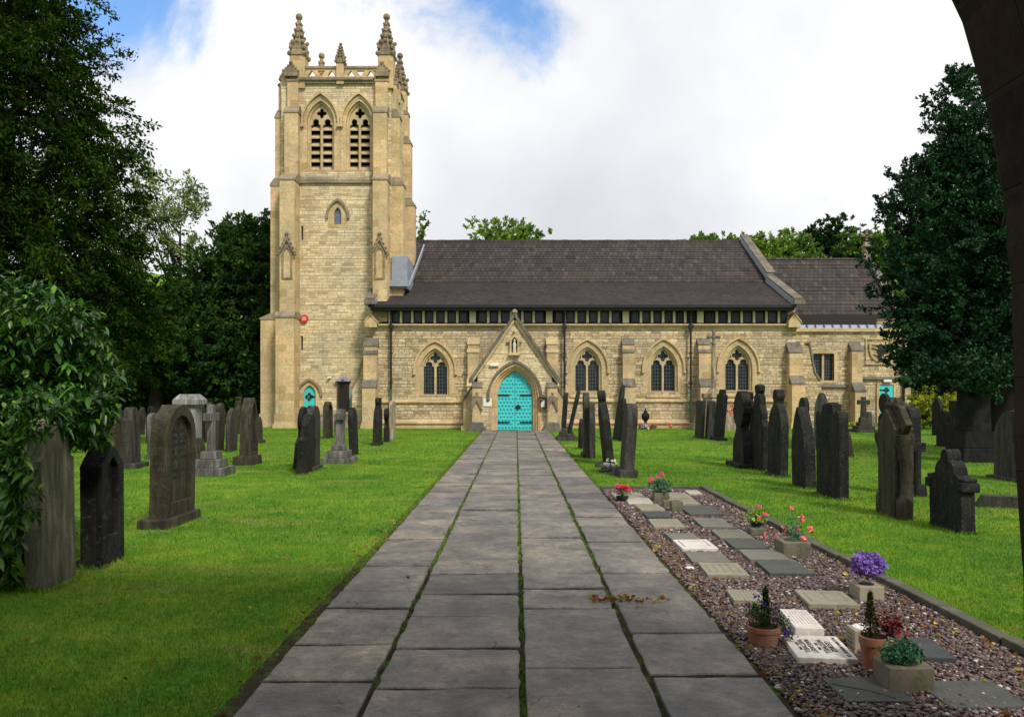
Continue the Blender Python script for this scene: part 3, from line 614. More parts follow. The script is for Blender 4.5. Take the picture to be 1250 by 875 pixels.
rf = MB(); courses(rf, NX0+.2, RX1, YB-.02, ZB+.03, YR, ZR, 17, .06); part(rf, 'upper_roof', 'tiles')
rf = MB().add([(NX0+.2, YR, ZR-.02), (RX1, YR, ZR-.02), (RX1, 2*YR-YE, ZE), (NX0+.2, 2*YR-YE, ZE)], [(0, 1, 2, 3)]); part(rf, 'rear_roof', 'tiles')
rd = MB()
x = NX0+.25
while x < RX1-.1: rd.box(x, x+.42, YR-.13, YR+.13, ZR-.02, ZR+.10+random.uniform(-.012, .012), 0, .07); x += .43
part(rd, 'ridge_tiles', 'tiles')
part(MB().box(X_(450, YE), X_(971, YE), YE-.14, YE+.03, ZE-.14, ZE-.01).box(X_(452, YE), X_(970, YE), YE-.02, YN+.1, ZE-.26, ZE-.13), 'gutter', 'iron')
# coping on the east gable and at the west end
for xx, s in ((NX1-.12, 1), (NX0-.02, -1)):
    cp = MB(); ld = MB()
    for (a, b) in (((YE-.12, ZE+.16), (YB-.1, ZB+.20)), ((YB-.25, ZB+.36), (YR+.1, ZR+.30))):
        if s < 0 and a[0] > 42: continue
        cp.beam((xx, a[0], a[1]+.10), (xx, b[0], b[1]+.10), .46, .13); ld.beam((xx-.06*s, a[0]+.05, a[1]-.06), (xx-.06*s, b[0], b[1]-.06), .40, .24)
    cp.box(xx-.25, xx+.25, YE-.3, YE+.15, ZE+.0, ZE+.22)
    parts(cp, 'gable_coping', 'weath'); parts(ld, 'lead_flashing', 'lead')
# lead box between tower and roof
part(MB().box(-6.24, -5.45, 39.88, 42.2, Z_(352, 39.9), Z_(313, 39.9)).box(-6.6, -5.35, 39.72, 39.87, Z_(350, 39.9), Z_(343, 39.9)).beam((-5.42, 40.3, Z_(345, 40.3)-.25), (-5.42, 47.0, Z_(298, 47.0)-.12), .08, .22), 'lead_flashing', 'lead')
# downpipes
for px in (477.5, 689, 843):
    x = X_(px, YN-.2); zb = Z_(475, YN) if px < 840 else Z_(476, YN)
    mb = MB().tube([(x, YE-.05, ZE-.1), (x, YN-.25, ZE-.45), (x, YN-.25, zb)], .05, 8)
    for z in (ZC-.2, ZC-1.3, zb+.3): mb.box(x-.08, x+.08, YN-.31, YN-.15, z, z+.07)
    mb.box(x-.11, x+.11, YN-.36, YN-.14, ZC-.05, ZC+.12)
    dp = part(mb, 'downpipe', 'iron'); part(MB().tube([(x, YN-.25, zb), (x, YN-.25, .05)], .055, 8).box(x-.08, x+.08, YN-.32, YN-.15, .9, .98), 'pipe_foot', 'greenpipe', dp)
# buttress: body with offsets and sloping caps
def buttress(x0, x1, Y, tiers, base=.13, mat='ashlar', cap='weath', wallcap=True):
    b = MB(); c = MB()
    zprev = -.2
    for i, (d, zt) in enumerate(tiers):
        b.box(x0, x1, Y-d, Y+.05, zprev, zt)
        dn = tiers[i+1][0] if i+1 < len(tiers) else 0
        rise = (d-dn)*1.15
        o_ = .03
        c.add([(x0-o_, Y-d-o_, zt), (x1+o_, Y-d-o_, zt), (x1+o_, Y-dn+.02, zt+rise), (x0-o_, Y-dn+.02, zt+rise), (x0-o_, Y-d-o_, zt-.05), (x1+o_, Y-d-o_, zt-.05), (x1+o_, Y-dn+.02, zt-.05), (x0-o_, Y-dn+.02, zt-.05)], [(0, 1, 2, 3), (4, 5, 1, 0), (7, 6, 5, 4), (0, 3, 7, 4), (1, 5, 6, 2), (2, 6, 7, 3)])
        zprev = zt
    if base:
        b.box(x0-.08, x1+.08, Y-tiers[0][0]-.08, Y+.0, -.2, .14); b.box(x0-.05, x1+.05, Y-tiers[0][0]-.05, Y+.0, .14, .3)
    bo = part(b, 'buttress', mat); parts(c, 'cap', cap, bo); return bo
for (a, b) in ((571.5, 585), (667, 680.5), (759, 773), (851, 865)):
    buttress(X_(a, YN), X_(b, YN), YN, [(.75, Z_(471, YN)), (.42, Z_(430, YN)), (.28, Z_(420, YN))], cap='weath' if a > 700 else 'trim')
buttress(X_(446, YN), X_(462, YN), YN, [(.8, Z_(472, YN)), (.5, Z_(432, YN)), (.35, Z_(422, YN))])
buttress(X_(960, YN), X_(976, YN), YN, [(.8, Z_(468, YN)), (.45, Z_(430, YN))])
# little gabled kneelers at the eaves ends
for px in (454, 967.5):
    x = X_(px, YN); part(MB().plate([(x-.3, ZC+.0), (x+.3, ZC+.0), (x+.3, ZC+.2), (x, ZC+.62), (x-.3, ZC+.2)], [], YN-.34, YN-.02).plate([(x-.36, ZC+.16), (x, ZC+.60), (x+.36, ZC+.16), (x+.30, ZC+.30), (x, ZC+.72), (x-.30, ZC+.30)], [], YN-.38, YN), 'gablet', 'ashlar')
# ---- porch
YP = 36.0
gx = X_(628.3, YP); gz_ = Z_(386, YP); ge = Z_(463, YP); gl, gr = X_(575, YP), X_(681.5, YP)
dcx, dw = X_(628.5, YP), X_(650, YP)-X_(607, YP); dzs, dza = Z_(485, YP), Z_(453, YP)
pw0, pw1 = X_(583, YP), X_(674, YP); zz = ge+.12
wl = MB().plate([(pw0, -.2), (pw1, -.2), (pw1, zz), (gx, gz_), (pw0, zz)], [arch(dcx, dw+.7, -.19, dzs, dza+.34)], YP, YP+.45)
wl.box(pw0, pw0+.4, YP+.45, YN, -.2, zz).box(pw1-.4, pw1, YP+.45, YN, -.2, zz)
wp = part(wl, 'porch_wall', 'towrubble')
pr = MB()
for s, xe in ((-1, gl), (1, gr)):
    pr.add([(gx, YP+.1, gz_+.02), (xe, YP+.1, ge), (xe, YN+.3, ge), (gx, YN+.3, gz_+.02), (gx, YP+.1, gz_-.1), (xe, YP+.1, ge-.12), (xe, YN+.3, ge-.12), (gx, YN+.3, gz_-.1)], [(0, 1, 2, 3), (7, 6, 5, 4), (0, 4, 5, 1), (1, 5, 6, 2), (2, 6, 7, 3)])
part(pr, 'porch_roof', 'tiles')
cp = MB(); c2 = MB()
for xe in (gl, gr):
    cp.beam((gx, YP-.02, gz_+.06), (xe, YP-.02, ge+.03), .34, .11, (0, 0, 1)); c2.beam((gx, YP+.0, gz_-.09), (xe*.985+gx*.015, YP+.0, ge-.07), .20, .17)
    cp.box(xe-.1, xe+.1, YP-.18, YP+.2, ge-.16, ge+.04)
parts(cp, 'gable_coping', 'weath', wp); parts(c2, 'gable_moulding', 'trim', wp)
fi = MB().lathe([(.1, -.1), (.13, .0), (.08, .05), (.14, .12), (.12, .2), (.05, .25), (.02, .28)], (gx, YP, gz_+.05), 8); part(fi, 'finial', 'pinn', wp)
od = MB()
for i, (e, y0, y1) in enumerate(((.72, -.02, .12), (.52, .08, .22), (.32, .18, .32), (.14, .28, .42))):
    e2 = max(e-.22, 0); od.plate(arch(dcx, dw+e, -.1, dzs, dza+e*.5), [arch(dcx, dw+e2, -.09, dzs, dza+e2*.5)], YP+y0, YP+y1)
dr = part(od, 'doorway', 'ashlar')
hd = MB().plate(hood(dcx, dw+.74, .09, dzs-.05, dza+.40, ext=0), [], YP-.12, YP+.01)
for s in (-1, 1): hd.ball((dcx+s*(dw/2+.41), YP-.06, dzs-.1), .085, 8)
part(hd, 'hood_mould', 'weath', dr)
for s in (-1, 1):
    full = arch(dcx, dw+.02, .03, dzs, dza, 14)
    half = [p for p in full if (p[0]-dcx)*s > -1e-6]
    half = [(dcx+s*.008 if abs(p[0]-dcx) < .01 else p[0], p[1]) for p in half]+([(dcx+s*.008, .03)] if True else [])
    if s < 0: half = [(dcx-.008, .03)]+[p for p in full if p[0] < dcx-.01 and p[1] > .04][0:0]+[(dcx-.008, dza)]+[p for p in full[2:] if p[0] < dcx-.01]+[full[0]]
    else: half = [(dcx+.008, .03), full[1]]+[p for p in full[2:] if p[0] > dcx+.01]+[(dcx+.008, dza)]
    dm = MB().plate(half, [], YP+.34, YP+.40)
    for r_ in range(16):
        for c_ in range(5):
            x = dcx+s*(.085+c_*.155+(.0775 if r_ % 2 else 0)); z = .16+r_*.165
            if abs(x-dcx) > dw/2-.07: continue
            rr = .062
            aa = dw/2; sA = dza-dzs; Ra = (aa*aa+sA*sA)/(2*aa)
            if z > dzs and ((abs(x-dcx)+Ra-aa)**2+(z-dzs)**2)**.5 > Ra-.07: continue
            dm.add([(x-rr, YP+.339, z), (x, YP+.339, z-rr), (x+rr, YP+.339, z), (x, YP+.339, z+rr), (x, YP+.27, z)], [(0, 1, 4), (1, 2, 4), (2, 3, 4), (3, 0, 4)])
    leaf = part(dm, 'door', 'turq')
    hg = MB()
    for zc in (Z_(482, YP), Z_(515.6, YP)):
        e0 = dcx+s*(dw/2-.02); e1 = dcx+s*.24; hg.box(min(e0, e1), max(e0, e1), YP+.285, YP+.335, zc-.03, zc+.03)
    parts(hg, 'hinge', 'iron', leaf)
    if s > 0:
        x, z = X_(632.5, YP), Z_(497, YP); part(MB().plate([(x-.14, z), (x, z-.14), (x+.14, z), (x, z+.14)], [], YP+.29, YP+.33).tube([(x, YP+.24, z), (x, YP+.30, z)], .035), 'handle', 'iron', leaf)
# niche and figure
nx_, nz0 = X_(628, YP), Z_(431, YP)
nm = MB().plate(arch(nx_, .44, nz0, nz0+.5, nz0+.85), [arch(nx_, .26, nz0+.02, nz0+.48, nz0+.72)], YP-.13, YP+.0)
nm.box(nx_-.26, nx_+.26, YP-.2, YP+0, nz0-.10, nz0); nm.ball((nx_-.29, YP-.1, nz0+.52), .07); nm.ball((nx_+.29, YP-.1, nz0+.52), .07); nm.ball((nx_, YP-.1, nz0+.98), .08)
no = part(nm, 'niche', 'ashlar', wp)
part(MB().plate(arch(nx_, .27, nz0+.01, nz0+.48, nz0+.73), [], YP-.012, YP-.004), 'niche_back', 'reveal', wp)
sm = MB().lathe([(.085, 0), (.09, .05), (.07, .25), (.085, .40), (.05, .47), (.03, .49), (.05, .53), (.052, .58), (.03, .63), (.005, .645)], (nx_, YP-.07, nz0+.0), 10, sy=.7)
so = MB(); so.v, so.f = sm.v, sm.f
tag(so.build('niche_figure', MT['statue'], smooth=True, off=(nx_, YP-.07, nz0)), 'small pale carved robed figure in the niche above the porch door', 'statue').location = (nx_, YP-.07, nz0)
# porch buttresses (front pair and raking side pair)
for a, b, s in ((577, 588, -1), (668, 680, 1)):
    x0, x1 = X_(a, YP), X_(b, YP)
    buttress(x0, x1, YP, [(.42, .32), (.32, Z_(487, YP)), (.2, Z_(472, YP))], mat='ashlar')
    xm = (x0+x1)/2
    part(MB().plate([(xm-.22, Z_(500, YP)), (xm-.24, Z_(490, YP)), (xm, Z_(481, YP)), (xm+.24, Z_(490, YP)), (xm+.22, Z_(500, YP)), (xm, Z_(489, YP))], [], YP-.42, YP-.3).ball((xm, YP-.38, Z_(480, YP)), .07).ball((xm-.22, YP-.38, Z_(500, YP)), .06).ball((xm+.22, YP-.38, Z_(500, YP)), .06), 'gablet', 'pinn')
    part(MB().box(x0-.2, x1+.2, YP-.62, YP, -.2, .17).box(x0-.12, x1+.12, YP-.52, YP, .17, .38, .06, 0), 'base', 'weath')
    xo = X_(566, YP+.6) if s < 0 else X_(690, YP+.6); xi = pw0 if s < 0 else pw1
    pts = [(xi, -.2), (xo, -.2), (xo, 1.3), (xi, 2.35)]
    part(MB().plate(pts, [], YP+.45, YP+1.0).box(min(xi, xo)-.1, max(xi, xo)+.1, YP+.35, YP+1.1, -.2, .2), 'buttress', 'ashlar')
    part(MB().beam((xo+s*.05, YP+.72, 1.32), (xi, YP+.72, 2.42), .62, .09), 'cap', 'weath')
# ---- tower
YT = 40.0
def TX(px): return X_(px, YT)
def TZ(py): return Z_(py, YT)
tx0, tx1 = -11.8, -6.27; ty1 = YT+5.2
belf = [(391.5, 28, 208, 149, 126), (438.3, 26, 208, 149, 126)]
holes = [arch(TX(c), w_/F*YT+.25, TZ(b_)-.01, TZ(s_), TZ(t_2)+.16) for c, w_, b_, s_, t_2 in belf]
lan = (TX(412.3), .36, TZ(274), TZ(262), TZ(253)); holes.append(arch(lan[0], lan[1]+.3, lan[2]-.05, lan[3], lan[4]+.2))
td = (TX(378), .60, -.1, TZ(481), TZ(470)); holes.append(arch(td[0], td[1]+.3, -.15, td[3], td[4]+.2))
holes.append([(TX(367.6), TZ(293)), (TX(370.2), TZ(293)), (TX(370.2), TZ(276)), (TX(367.6), TZ(276))]); holes.append([(TX(367.2), TZ(427)), (TX(369.8), TZ(427)), (TX(369.8), TZ(410)), (TX(367.2), TZ(410))])
wl = MB().plate([(tx0, -.2), (tx1, -.2), (tx1, TZ(96)), (tx0, TZ(96))], holes, YT, YT+.6)
wl.box(tx0, tx0+.6, YT+.6, ty1, -.2, TZ(96)).box(tx1-.6, tx1, YT+.6, ty1, -.2, TZ(96)).box(tx0+.6, tx1-.6, ty1-.6, ty1, -.2, TZ(96)).box(tx0+.6, tx1-.6, YT+.6, ty1-.6, TZ(104), TZ(96)-.05)
wl.box(tx0+.6, tx1-.6, YT+.75, YT+.85, 0, TZ(104))
tw = part(wl, 'tower_wall', 'towrubble')
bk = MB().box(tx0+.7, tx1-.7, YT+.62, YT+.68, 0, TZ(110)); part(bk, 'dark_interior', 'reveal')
for (c, w_, b_, s_, t_2) in belf:
    cx, ww, z0, zs, za = TX(c), w_/F*YT, TZ(b_), TZ(s_), TZ(t_2)
    fr = MB().plate(arch(cx, ww+.42, z0-.02, zs, za+.26), [arch(cx, ww+.2, z0, zs, za+.12)], YT-.01, YT+.16)
    fr.plate(arch(cx, ww+.24, z0-.015, zs, za+.15), [arch(cx, ww, z0+.01, zs, za)], YT+.12, YT+.34)
    for s in (-1, 1): fr.box(cx+s*(ww/2+.25)-.14, cx+s*(ww/2+.25)+.14, YT-.019, YT+.02, z0-.05, zs)
    wn = part(fr, 'belfry_window', 'ashlar')
    e_ = .006*(c > 400); hd = MB().plate(hood(cx, ww+.58, .10, zs-.05, za+.42, ext=.1), [], YT-.14-e_, YT+.01+e_).plate(hood(cx, ww+.4, .10, zs, za+.25), [], YT-.03-e_, YT+.01)
    for s in (-1, 1): hd.box(cx+s*(ww/2+.34)-.085, cx+s*(ww/2+.34)+.085, YT-.15-e_*2, YT+.003+e_, zs-.28, zs-.14)
    part(hd, 'hood_mould', 'ashlar', wn)
    lw = ww/2-.07; hs = []
    for s in (-1, 1): hs.append(light(cx+s*(ww/4+.008), lw, z0+.02, zs-.25, zs+.22, dep=.3))
    hs.append(foil(cx, zs+.50, .25, 4, 0))
    part(MB().plate(arch(cx, ww+.01, z0, zs, za), hs, YT+.22, YT+.36), 'tracery', 'trim', wn)
    part(MB().tube([(cx, YT+.18, z0), (cx, YT+.18, zs-.1)], .06, 8), 'mullion', 'ashlar', wn)
    lv = MB()
    for i in range(6):
        z = z0+.1+i*.40
        lv.add([(cx-ww/2-.05, YT+.28, z-.02), (cx+ww/2+.05, YT+.28, z-.02), (cx+ww/2+.05, YT+.58, z+.22), (cx-ww/2-.05, YT+.58, z+.22), (cx-ww/2-.05, YT+.28, z+.05), (cx+ww/2+.05, YT+.28, z+.05), (cx+ww/2+.05, YT+.58, z+.29), (cx-ww/2-.05, YT+.58, z+.29)],
               [(0, 1, 5, 4), (4, 5, 6, 7), (0, 3, 2, 1), (3, 7, 6, 2)])
    parts(lv, 'louvre', 'trim', wn)
fr = MB().plate(arch(lan[0], lan[1]+.62, lan[2]-.15, lan[3], lan[4]+.30), [arch(lan[0], lan[1], lan[2], lan[3], lan[4])], YT-.012, YT+.12)
wn = part(fr, 'lancet_window', 'ashlar'); part(MB().plate(hood(lan[0], lan[1]+.62, .1, lan[3]-.1, lan[4]+.30, ext=.12), [], YT-.12, YT+.0), 'hood_mould', 'band', wn)
part(MB().plate(arch(lan[0], lan[1]+.05, lan[2], lan[3], lan[4]+.03), [], YT+.1, YT+.13), 'glass', 'blueglass', wn)
fr = MB().plate(arch(td[0], td[1]+.56, -.1, td[3], td[4]+.26), [arch(td[0], td[1], -.09, td[3], td[4])], YT-.012, YT+.16)
wn = part(fr, 'tower_doorway', 'ashlar'); part(MB().plate(hood(td[0], td[1]+.5, .1, td[3]-.1, td[4]+.24, ext=.0), [], YT-.12, YT+.0), 'hood_mould', 'band', wn)
do = part(MB().plate(arch(td[0], td[1]+.02, .03, td[3], td[4]), [], YT+.1, YT+.15), 'door', 'turq')
x, z = TX(377.5), TZ(484); part(MB().box(x-.05, x+.28, YT+.06, YT+.099, z-.03, z+.03).plate(foil(x-.02, z, .2, 4), [foil(x-.02, z, .11, 4)], YT+.06, YT+.098), 'hinge', 'iron', do)
x, z = TX(377), TZ(497.5); part(MB().plate([(x-.11, z), (x, z-.13), (x+.11, z), (x, z+.13)], [], YT+.06, YT+.098), 'handle', 'iron', do)
# second narrow door by the nave corner
x0, x1 = TX(428), TX(436); do = part(MB().box(x0, x1, YT-.05, YT-.012, .05, TZ(472)), 'door', 'turq'); part(MB().box(x0-.07, x0, YT-.08, YT-.002, 0, TZ(472)+.08).box(x0, x1, YT-.08, YT-.002, TZ(472), TZ(472)+.08), 'door_frame', 'ashlar', do)
pts = [(TX(433.5), -.2), (TX(449), -.2), (TX(449), TZ(430)), (TX(440), TZ(462)), (TX(433.5), TZ(475))]
part(MB().plate(pts, [], YT-.75, YT-.02), 'buttress', 'towrubble'); part(MB().beam((TX(433), YT-.4, TZ(475.5)), (TX(440.5), YT-.4, TZ(461)), .78, .07).beam((TX(440.5), YT-.4, TZ(461)), (TX(449), YT-.4, TZ(429)), .78, .07), 'cap', 'band')
# string courses
st = MB()
a, b = TX(364), TX(456)
st.box(a, b, YT-.12, YT+.01, TZ(224), TZ(221.5)); string(st, a, b, YT, TZ(219.5), .11, .18); st.box(a, b, YT-.22, YT+.01, TZ(99.5), TZ(96.5)); st.box(a, b, YT-.12, YT+.01, TZ(103), TZ(99.5))
string(st, TX(355), TX(446), YT-.0, TZ(505), .18, .2); st.box(TX(355), TX(446), YT-.16, YT+.01, -.2, TZ(505)-.1); st.box(TX(355), TX(446), YT-.25, YT+.01, -.2, .18)
parts(st, 'string_course', 'band')
# corner buttresses, stage by stage, on all four corners, each facing two ways
def tower_buttress(cx, cy, sx, sy, front):
    # cx,cy wall corner, sx,sy outward signs; front: True = projects along y, False = along x
    fr_ = sy < 0 and front
    stg = [(-.2, TZ(388), 1.05 if sx < 0 else .93, .03, .94), (TZ(388)+.02, TZ(224), .95 if fr_ else .60, .20, .94), (TZ(216), TZ(140), .5 if fr_ else .40, .30, .98), (TZ(132), TZ(100), .25, .38, .90)]
    if sx > 0: stg[0] = stg[0][:3]+(.03, .76); stg[1] = stg[1][:3]+(.05, .76); stg[2] = stg[2][:3]+(.15, .82); stg[3] = stg[3][:3]+(.15, .76)
    b = MB(); c = MB()
    for i, (z0, z1, d, ins, w_) in enumerate(stg):
        if front: x0, x1 = sorted((cx-sx*ins, cx-sx*w_)); y0, y1 = sorted((cy+sy*d, cy-sy*.1)); b.box(x0, x1, y0, y1, z0, z1)
        else: y0, y1 = sorted((cy-sy*ins, cy-sy*w_)); x0, x1 = sorted((cx+sx*d, cx-sx*.1)); b.box(x0, x1, y0, y1, z0, z1)
        zt = stg[i+1][0] if i < 3 else TZ(96); dn = stg[i+1][2] if i < 3 else .05
        o_ = .035
        if i in (0, 1, 2, 3):
            if i == 0: zt = z1+.22
            if front:
                xa, xb = x0-o_, x1+o_; yo = cy+sy*(d+o_); yi = cy+sy*dn; 
                v = [(xa, yo, z1), (xb, yo, z1), (xb, yi, zt), (xa, yi, zt), (xa, yo, z1-.08), (xb, yo, z1-.08), (xb, cy, z1-.08), (xa, cy, z1-.08), (xa, cy, zt), (xb, cy, zt)]
            else:
                xa, xb = y0-o_, y1+o_; yo = cx+sx*(d+o_); yi = cx+sx*dn
                v = [(yo, xa, z1), (yo, xb, z1), (yi, xb, zt), (yi, xa, zt), (yo, xa, z1-.08), (yo, xb, z1-.08), (cx, xb, z1-.08), (cx, xa, z1-.08), (cx, xa, zt), (cx, xb, zt)]
            c.add(v, [(0, 1, 2, 3), (4, 5, 1, 0), (7, 6, 5, 4), (0, 3, 8, 7, 4), (1, 5, 6, 9, 2), (3, 2, 9, 8)])
    if front:
        x0, x1 = sorted((cx+sx*.08, cx-sx*1.05)); q_ = 1.16 if sx < 0 else .9; y0, y1 = sorted((cy+sy*q_, cy)); b.box(x0, x1, y0, y1, -.2, .2); b.box(x0+.06, x1-.06, min(cy, cy+sy*(q_-.05)), max(cy, cy+sy*(q_-.05)), .2, TZ(505))
    else:
        y0, y1 = sorted((cy+sy*.08, cy-sy*1.05)); x0, x1 = sorted((cx+sx*1.16, cx)); b.box(x0, x1, y0, y1, -.2, .2); b.box(min(cx, cx+sx*1.11), max(cx, cx+sx*1.11), y0+.06, y1-.06, .2, TZ(505))
    bo = part(b, 'buttress', 'ashlar'); parts(c, 'cap', 'band', bo)
    # gablet at stage two
    if front and sy < 0:
        xm = cx-sx*(.57 if sx < 0 else .42); yy = cy-.95
        g = MB().plate([(xm-.36, TZ(313)), (xm, TZ(292)), (xm+.36, TZ(313)), (xm+.32, TZ(313)), (xm, TZ(298)), (xm-.32, TZ(313))], [], yy-.12, yy+.02)
        g.plate(arch(xm, .52, TZ(344), TZ(314), TZ(303)), [arch(xm, .34, TZ(342), TZ(315), TZ(307))], yy-.05, yy+.02)
        for k in range(4):
            for s in (-1, 1): g.ball((xm+s*.40*(1-k/4), yy-.06, TZ(313-21*k/4)+.05), .06)
        g.ball((xm, yy-.06, TZ(290)), .10); g.ball((xm-.42, yy-.1, TZ(315)), .08); g.ball((xm+.42, yy-.1, TZ(315)), .08)
        part(g, 'gablet', 'pinn')
        g = MB().plate([(xm-.34, TZ(96)), (xm-.36, TZ(90)), (xm, TZ(81)), (xm+.36, TZ(90)), (xm+.34, TZ(96))], [], cy-.33, cy+.05)
        for k in range(3):
            for s in (-1, 1): g.ball((xm+s*.36*(1-k/3), cy-.30, TZ(90-9*k/3)+.02), .075)
        g.ball((xm, cy-.30, TZ(80)), .11)
        part(g, 'gablet', 'pinn')
for sx, cx in ((-1, tx0), (1, tx1)):
    for sy, cy in ((-1, YT), (1, ty1)):
        tower_buttress(cx, cy, sx, sy, True); tower_buttress(cx, cy, sx, sy, False)
def pinnacle(cx, cy, z0, w_, hs, hp, cr=.10):
    b = MB().box(cx-w_/2, cx+w_/2, cy-w_/2, cy+w_/2, z0, z0+hs)
    bo = part(b, 'pinnacle', 'ashlar')
    c = MB(); zt = z0+hs
    for k in range(4):
        dx, dy = ((0, -1), (1, 0), (0, 1), (-1, 0))[k]
        a = w_/2+.04
        if dx == 0: c.plate([(cx-a, zt-.02), (cx+a, zt-.02), (cx, zt+w_*.85)], [], cy+dy*a, cy+dy*(a-.14))
        else: c.plate([(cy-a, zt-.02), (cy+a, zt-.02), (cy, zt+w_*.85)], [], cx+dx*a, cx+dx*(a-.14), 'x')
        c.ball((cx+dx*a, cy+dy*a, zt+w_*.9), cr*.8)
    c.lathe([(w_*.62, 0), (w_*.40, hp*.25), (w_*.16, hp*.80), (w_*.09, hp*.9), (w_*.20, hp*.92), (w_*.20, hp*.95), (w_*.1, hp*.97), (.02, hp)], (cx, cy, zt), 8, R(22.5))
    for q in range(4):
        ang = R(45+90*q)
        for i in range(6):
            f = i/6.2; rr = w_*.70*(1-f)**1.05*.92+.05; c.ball((cx+rr*math.cos(ang), cy+rr*math.sin(ang), zt+hp*f*.92+.06), cr*(1-.45*f), 6)
    for q in range(4):
        ang = R(90*q)
        for i in range(1, 6):
            f = i/6.2; rr = w_*.50*(1-f)+.04; c.ball((cx+rr*math.cos(ang), cy+rr*math.sin(ang), zt+hp*f*.92), cr*.8*(1-.45*f), 6)
    c.ball((cx, cy, zt+hp*.945), w_*.24, 8)
    part(c, 'crocketed_spire', 'pinn', bo)
pz = TZ(99)
for cx in (TX(363.5), TX(471)):
    for cy in (YT+.25, ty1-.3): pinnacle(cx, cy, pz-.4, .76, TZ(68)-pz+.4, TZ(15.5)-TZ(68), .13)
for sx, cx in ((-1, tx0), (1, tx1)):
    for cy in (YT+.35, ty1-.35): pinnacle(cx-sx*.05, cy, TZ(104), .32, .3, .55, .06)
pinnacle(TX(415.8), YT+.02, TZ(104), .36, TZ(78)-TZ(104), TZ(53)-TZ(78), .09)
pinnacle(TX(415.8), ty1-.1, TZ(104), .36, TZ(78)-TZ(104), TZ(53)-TZ(78), .09)
pinnacle(tx1-.1, YT+2.6, TZ(104), .36, TZ(78)-TZ(104), TZ(53)-TZ(78), .09); pinnacle(tx0+.1, YT+2.6, TZ(104), .36, TZ(78)-TZ(104), TZ(53)-TZ(78), .09)
for kk, (yy, ax) in enumerate(((YT-.02, 'y'), (ty1-.2, 'y'), (tx0, 'x'), (tx1-.2, 'x'))):
    a, b = (tx0+.3, tx1-.3) if ax == 'y' else (YT+.3, ty1-.3)
    z0, z1 = TZ(96.5), TZ(83); hs = []; n = 10; st_ = (b-a)/n
    for i in range(n):
        c = a+(i+.5)*st_; g = .045
        hs.append([(c-st_/2+g, z0+.12), (c+st_/2-g, z0+.12), (c+.02, z1-.16), (c-.02, z1-.16)] if i % 2 == 0 else [(c-.02, z0+.14), (c+.02, z0+.14), (c+st_/2-g, z1-.15), (c-st_/2+g, z1-.15)])
    part(MB().plate([(a, z0), (b, z0), (b, z1-.06), (a, z1-.06)], hs, yy, yy+.18, ax), 'parapet', 'ashlar')
    part(MB().box(*((a, b, yy-.05, yy+.23) if ax == 'y' else (yy-.05, yy+.23, a, b)), z1-.06, z1+.06), 'parapet_rail', 'band')
# ---- chancel and vestry
YV = 41.5
def VX(p): return X_(p, YV)
def VZ(p): return Z_(p, YV)
vx0, vx1 = NX1-.1, VX(1112)
wh = [(VX(992.5), VZ(464.5)), (VX(1018), VZ(464.5)), (VX(1018), VZ(431.5)), (VX(992.5), VZ(431.5))]
wl = MB().plate([(vx0, -.2), (vx1, -.2), (vx1, VZ(405)), (vx0, VZ(405))], [wh], YV, YV+.5)
wl.box(vx1-.5, vx1, YV+.5, 54, -.2, VZ(405)).box(vx0, vx1, 53.5, 54, -.2, VZ(400))
part(wl, 'vestry_wall', 'rubble')
fr = MB().plate([(VX(987), VZ(467.5)), (VX(1022.5), VZ(467.5)), (VX(1022.5), VZ(428)), (VX(987), VZ(428))], [[(p[0], p[1]) for p in wh]], YV-.03, YV+.1)
wo = part(fr, 'vestry_window', 'ashlar')
part(MB().box(VX(1004), VX(1006.7), YV+.08, YV+.25, VZ(464.5), VZ(431.5)), 'mullion', 'trim', wo); part(MB().box(VX(992), VX(1018.5), YV+.22, YV+.25, VZ(465), VZ(431)), 'glass', 'glass', wo)
st = MB(); string(st, VX(990), VX(1034), YV, VZ(471.5), .12, .13); string(st, VX(1048), VX(1098), YV, VZ(462), .12, .13); st.box(VX(985), VX(1072), YV-.12, YV+.01, -.2, VZ(516)); 
parts(st, 'string_course', 'weath')
buttress(VX(1036), VX(1049), YV, [(.8, VZ(477)), (.4, VZ(428))])
pts = [(NX1-.05, -.2), (VX(990), -.2), (VX(990), VZ(465)), (VX(984), VZ(455)), (VX(977), VZ(425)), (NX1-.05, VZ(418))]
part(MB().plate(pts, [], YV-1.4, YV-.9), 'buttress', 'rubble'); part(MB().beam((VX(990)-.05, YV-1.15, VZ(465)), (VX(983)-.05, YV-1.15, VZ(454)), .6, .08).beam((VX(983)-.05, YV-1.15, VZ(454)), (VX(976), YV-1.15, VZ(420)), .6, .08), 'cap', 'weath')
part(MB().box(vx0, vx1+.05, YV-.14, YV+.3, VZ(405), VZ(401)), 'cornice', 'trim')
lz = MB().box(vx0, vx1, YV-.05, YV+1.3, VZ(401), VZ(396), 0, .3); x = vx0+.2
while x < vx1: lz.box(x, x+.03, YV-.06, YV+.9, VZ(401), VZ(396)+.0); x += .45
part(lz, 'lead_roof', 'lead'); part(MB().box(vx0, VX(1084), YV+1.3, YV+1.5, VZ(396)-.2, VZ(386)+.2), 'vestry_backing', 'darkwood')
YC0, YC1 = 43.5, 47.5
ccx = X_(1078, 45.5); zc0, zc1 = Z_(385, YC0), Z_(317, YC1)
rf = MB(); courses(rf, NX1-.2, ccx, YC0, zc0, YC1, zc1, 17, .06); part(rf, 'chancel_roof', 'tiles')
part(MB().add([(NX1-.2, YC1, zc1-.02), (ccx, YC1, zc1-.02), (ccx, 51.5, zc0), (NX1-.2, 51.5, zc0)], [(0, 1, 2, 3)]), 'rear_roof', 'tiles')
part(MB().box(NX1-.1, ccx, YC0-.12, YC0+.02, zc0-.12, zc0+.0), 'gutter', 'iron')
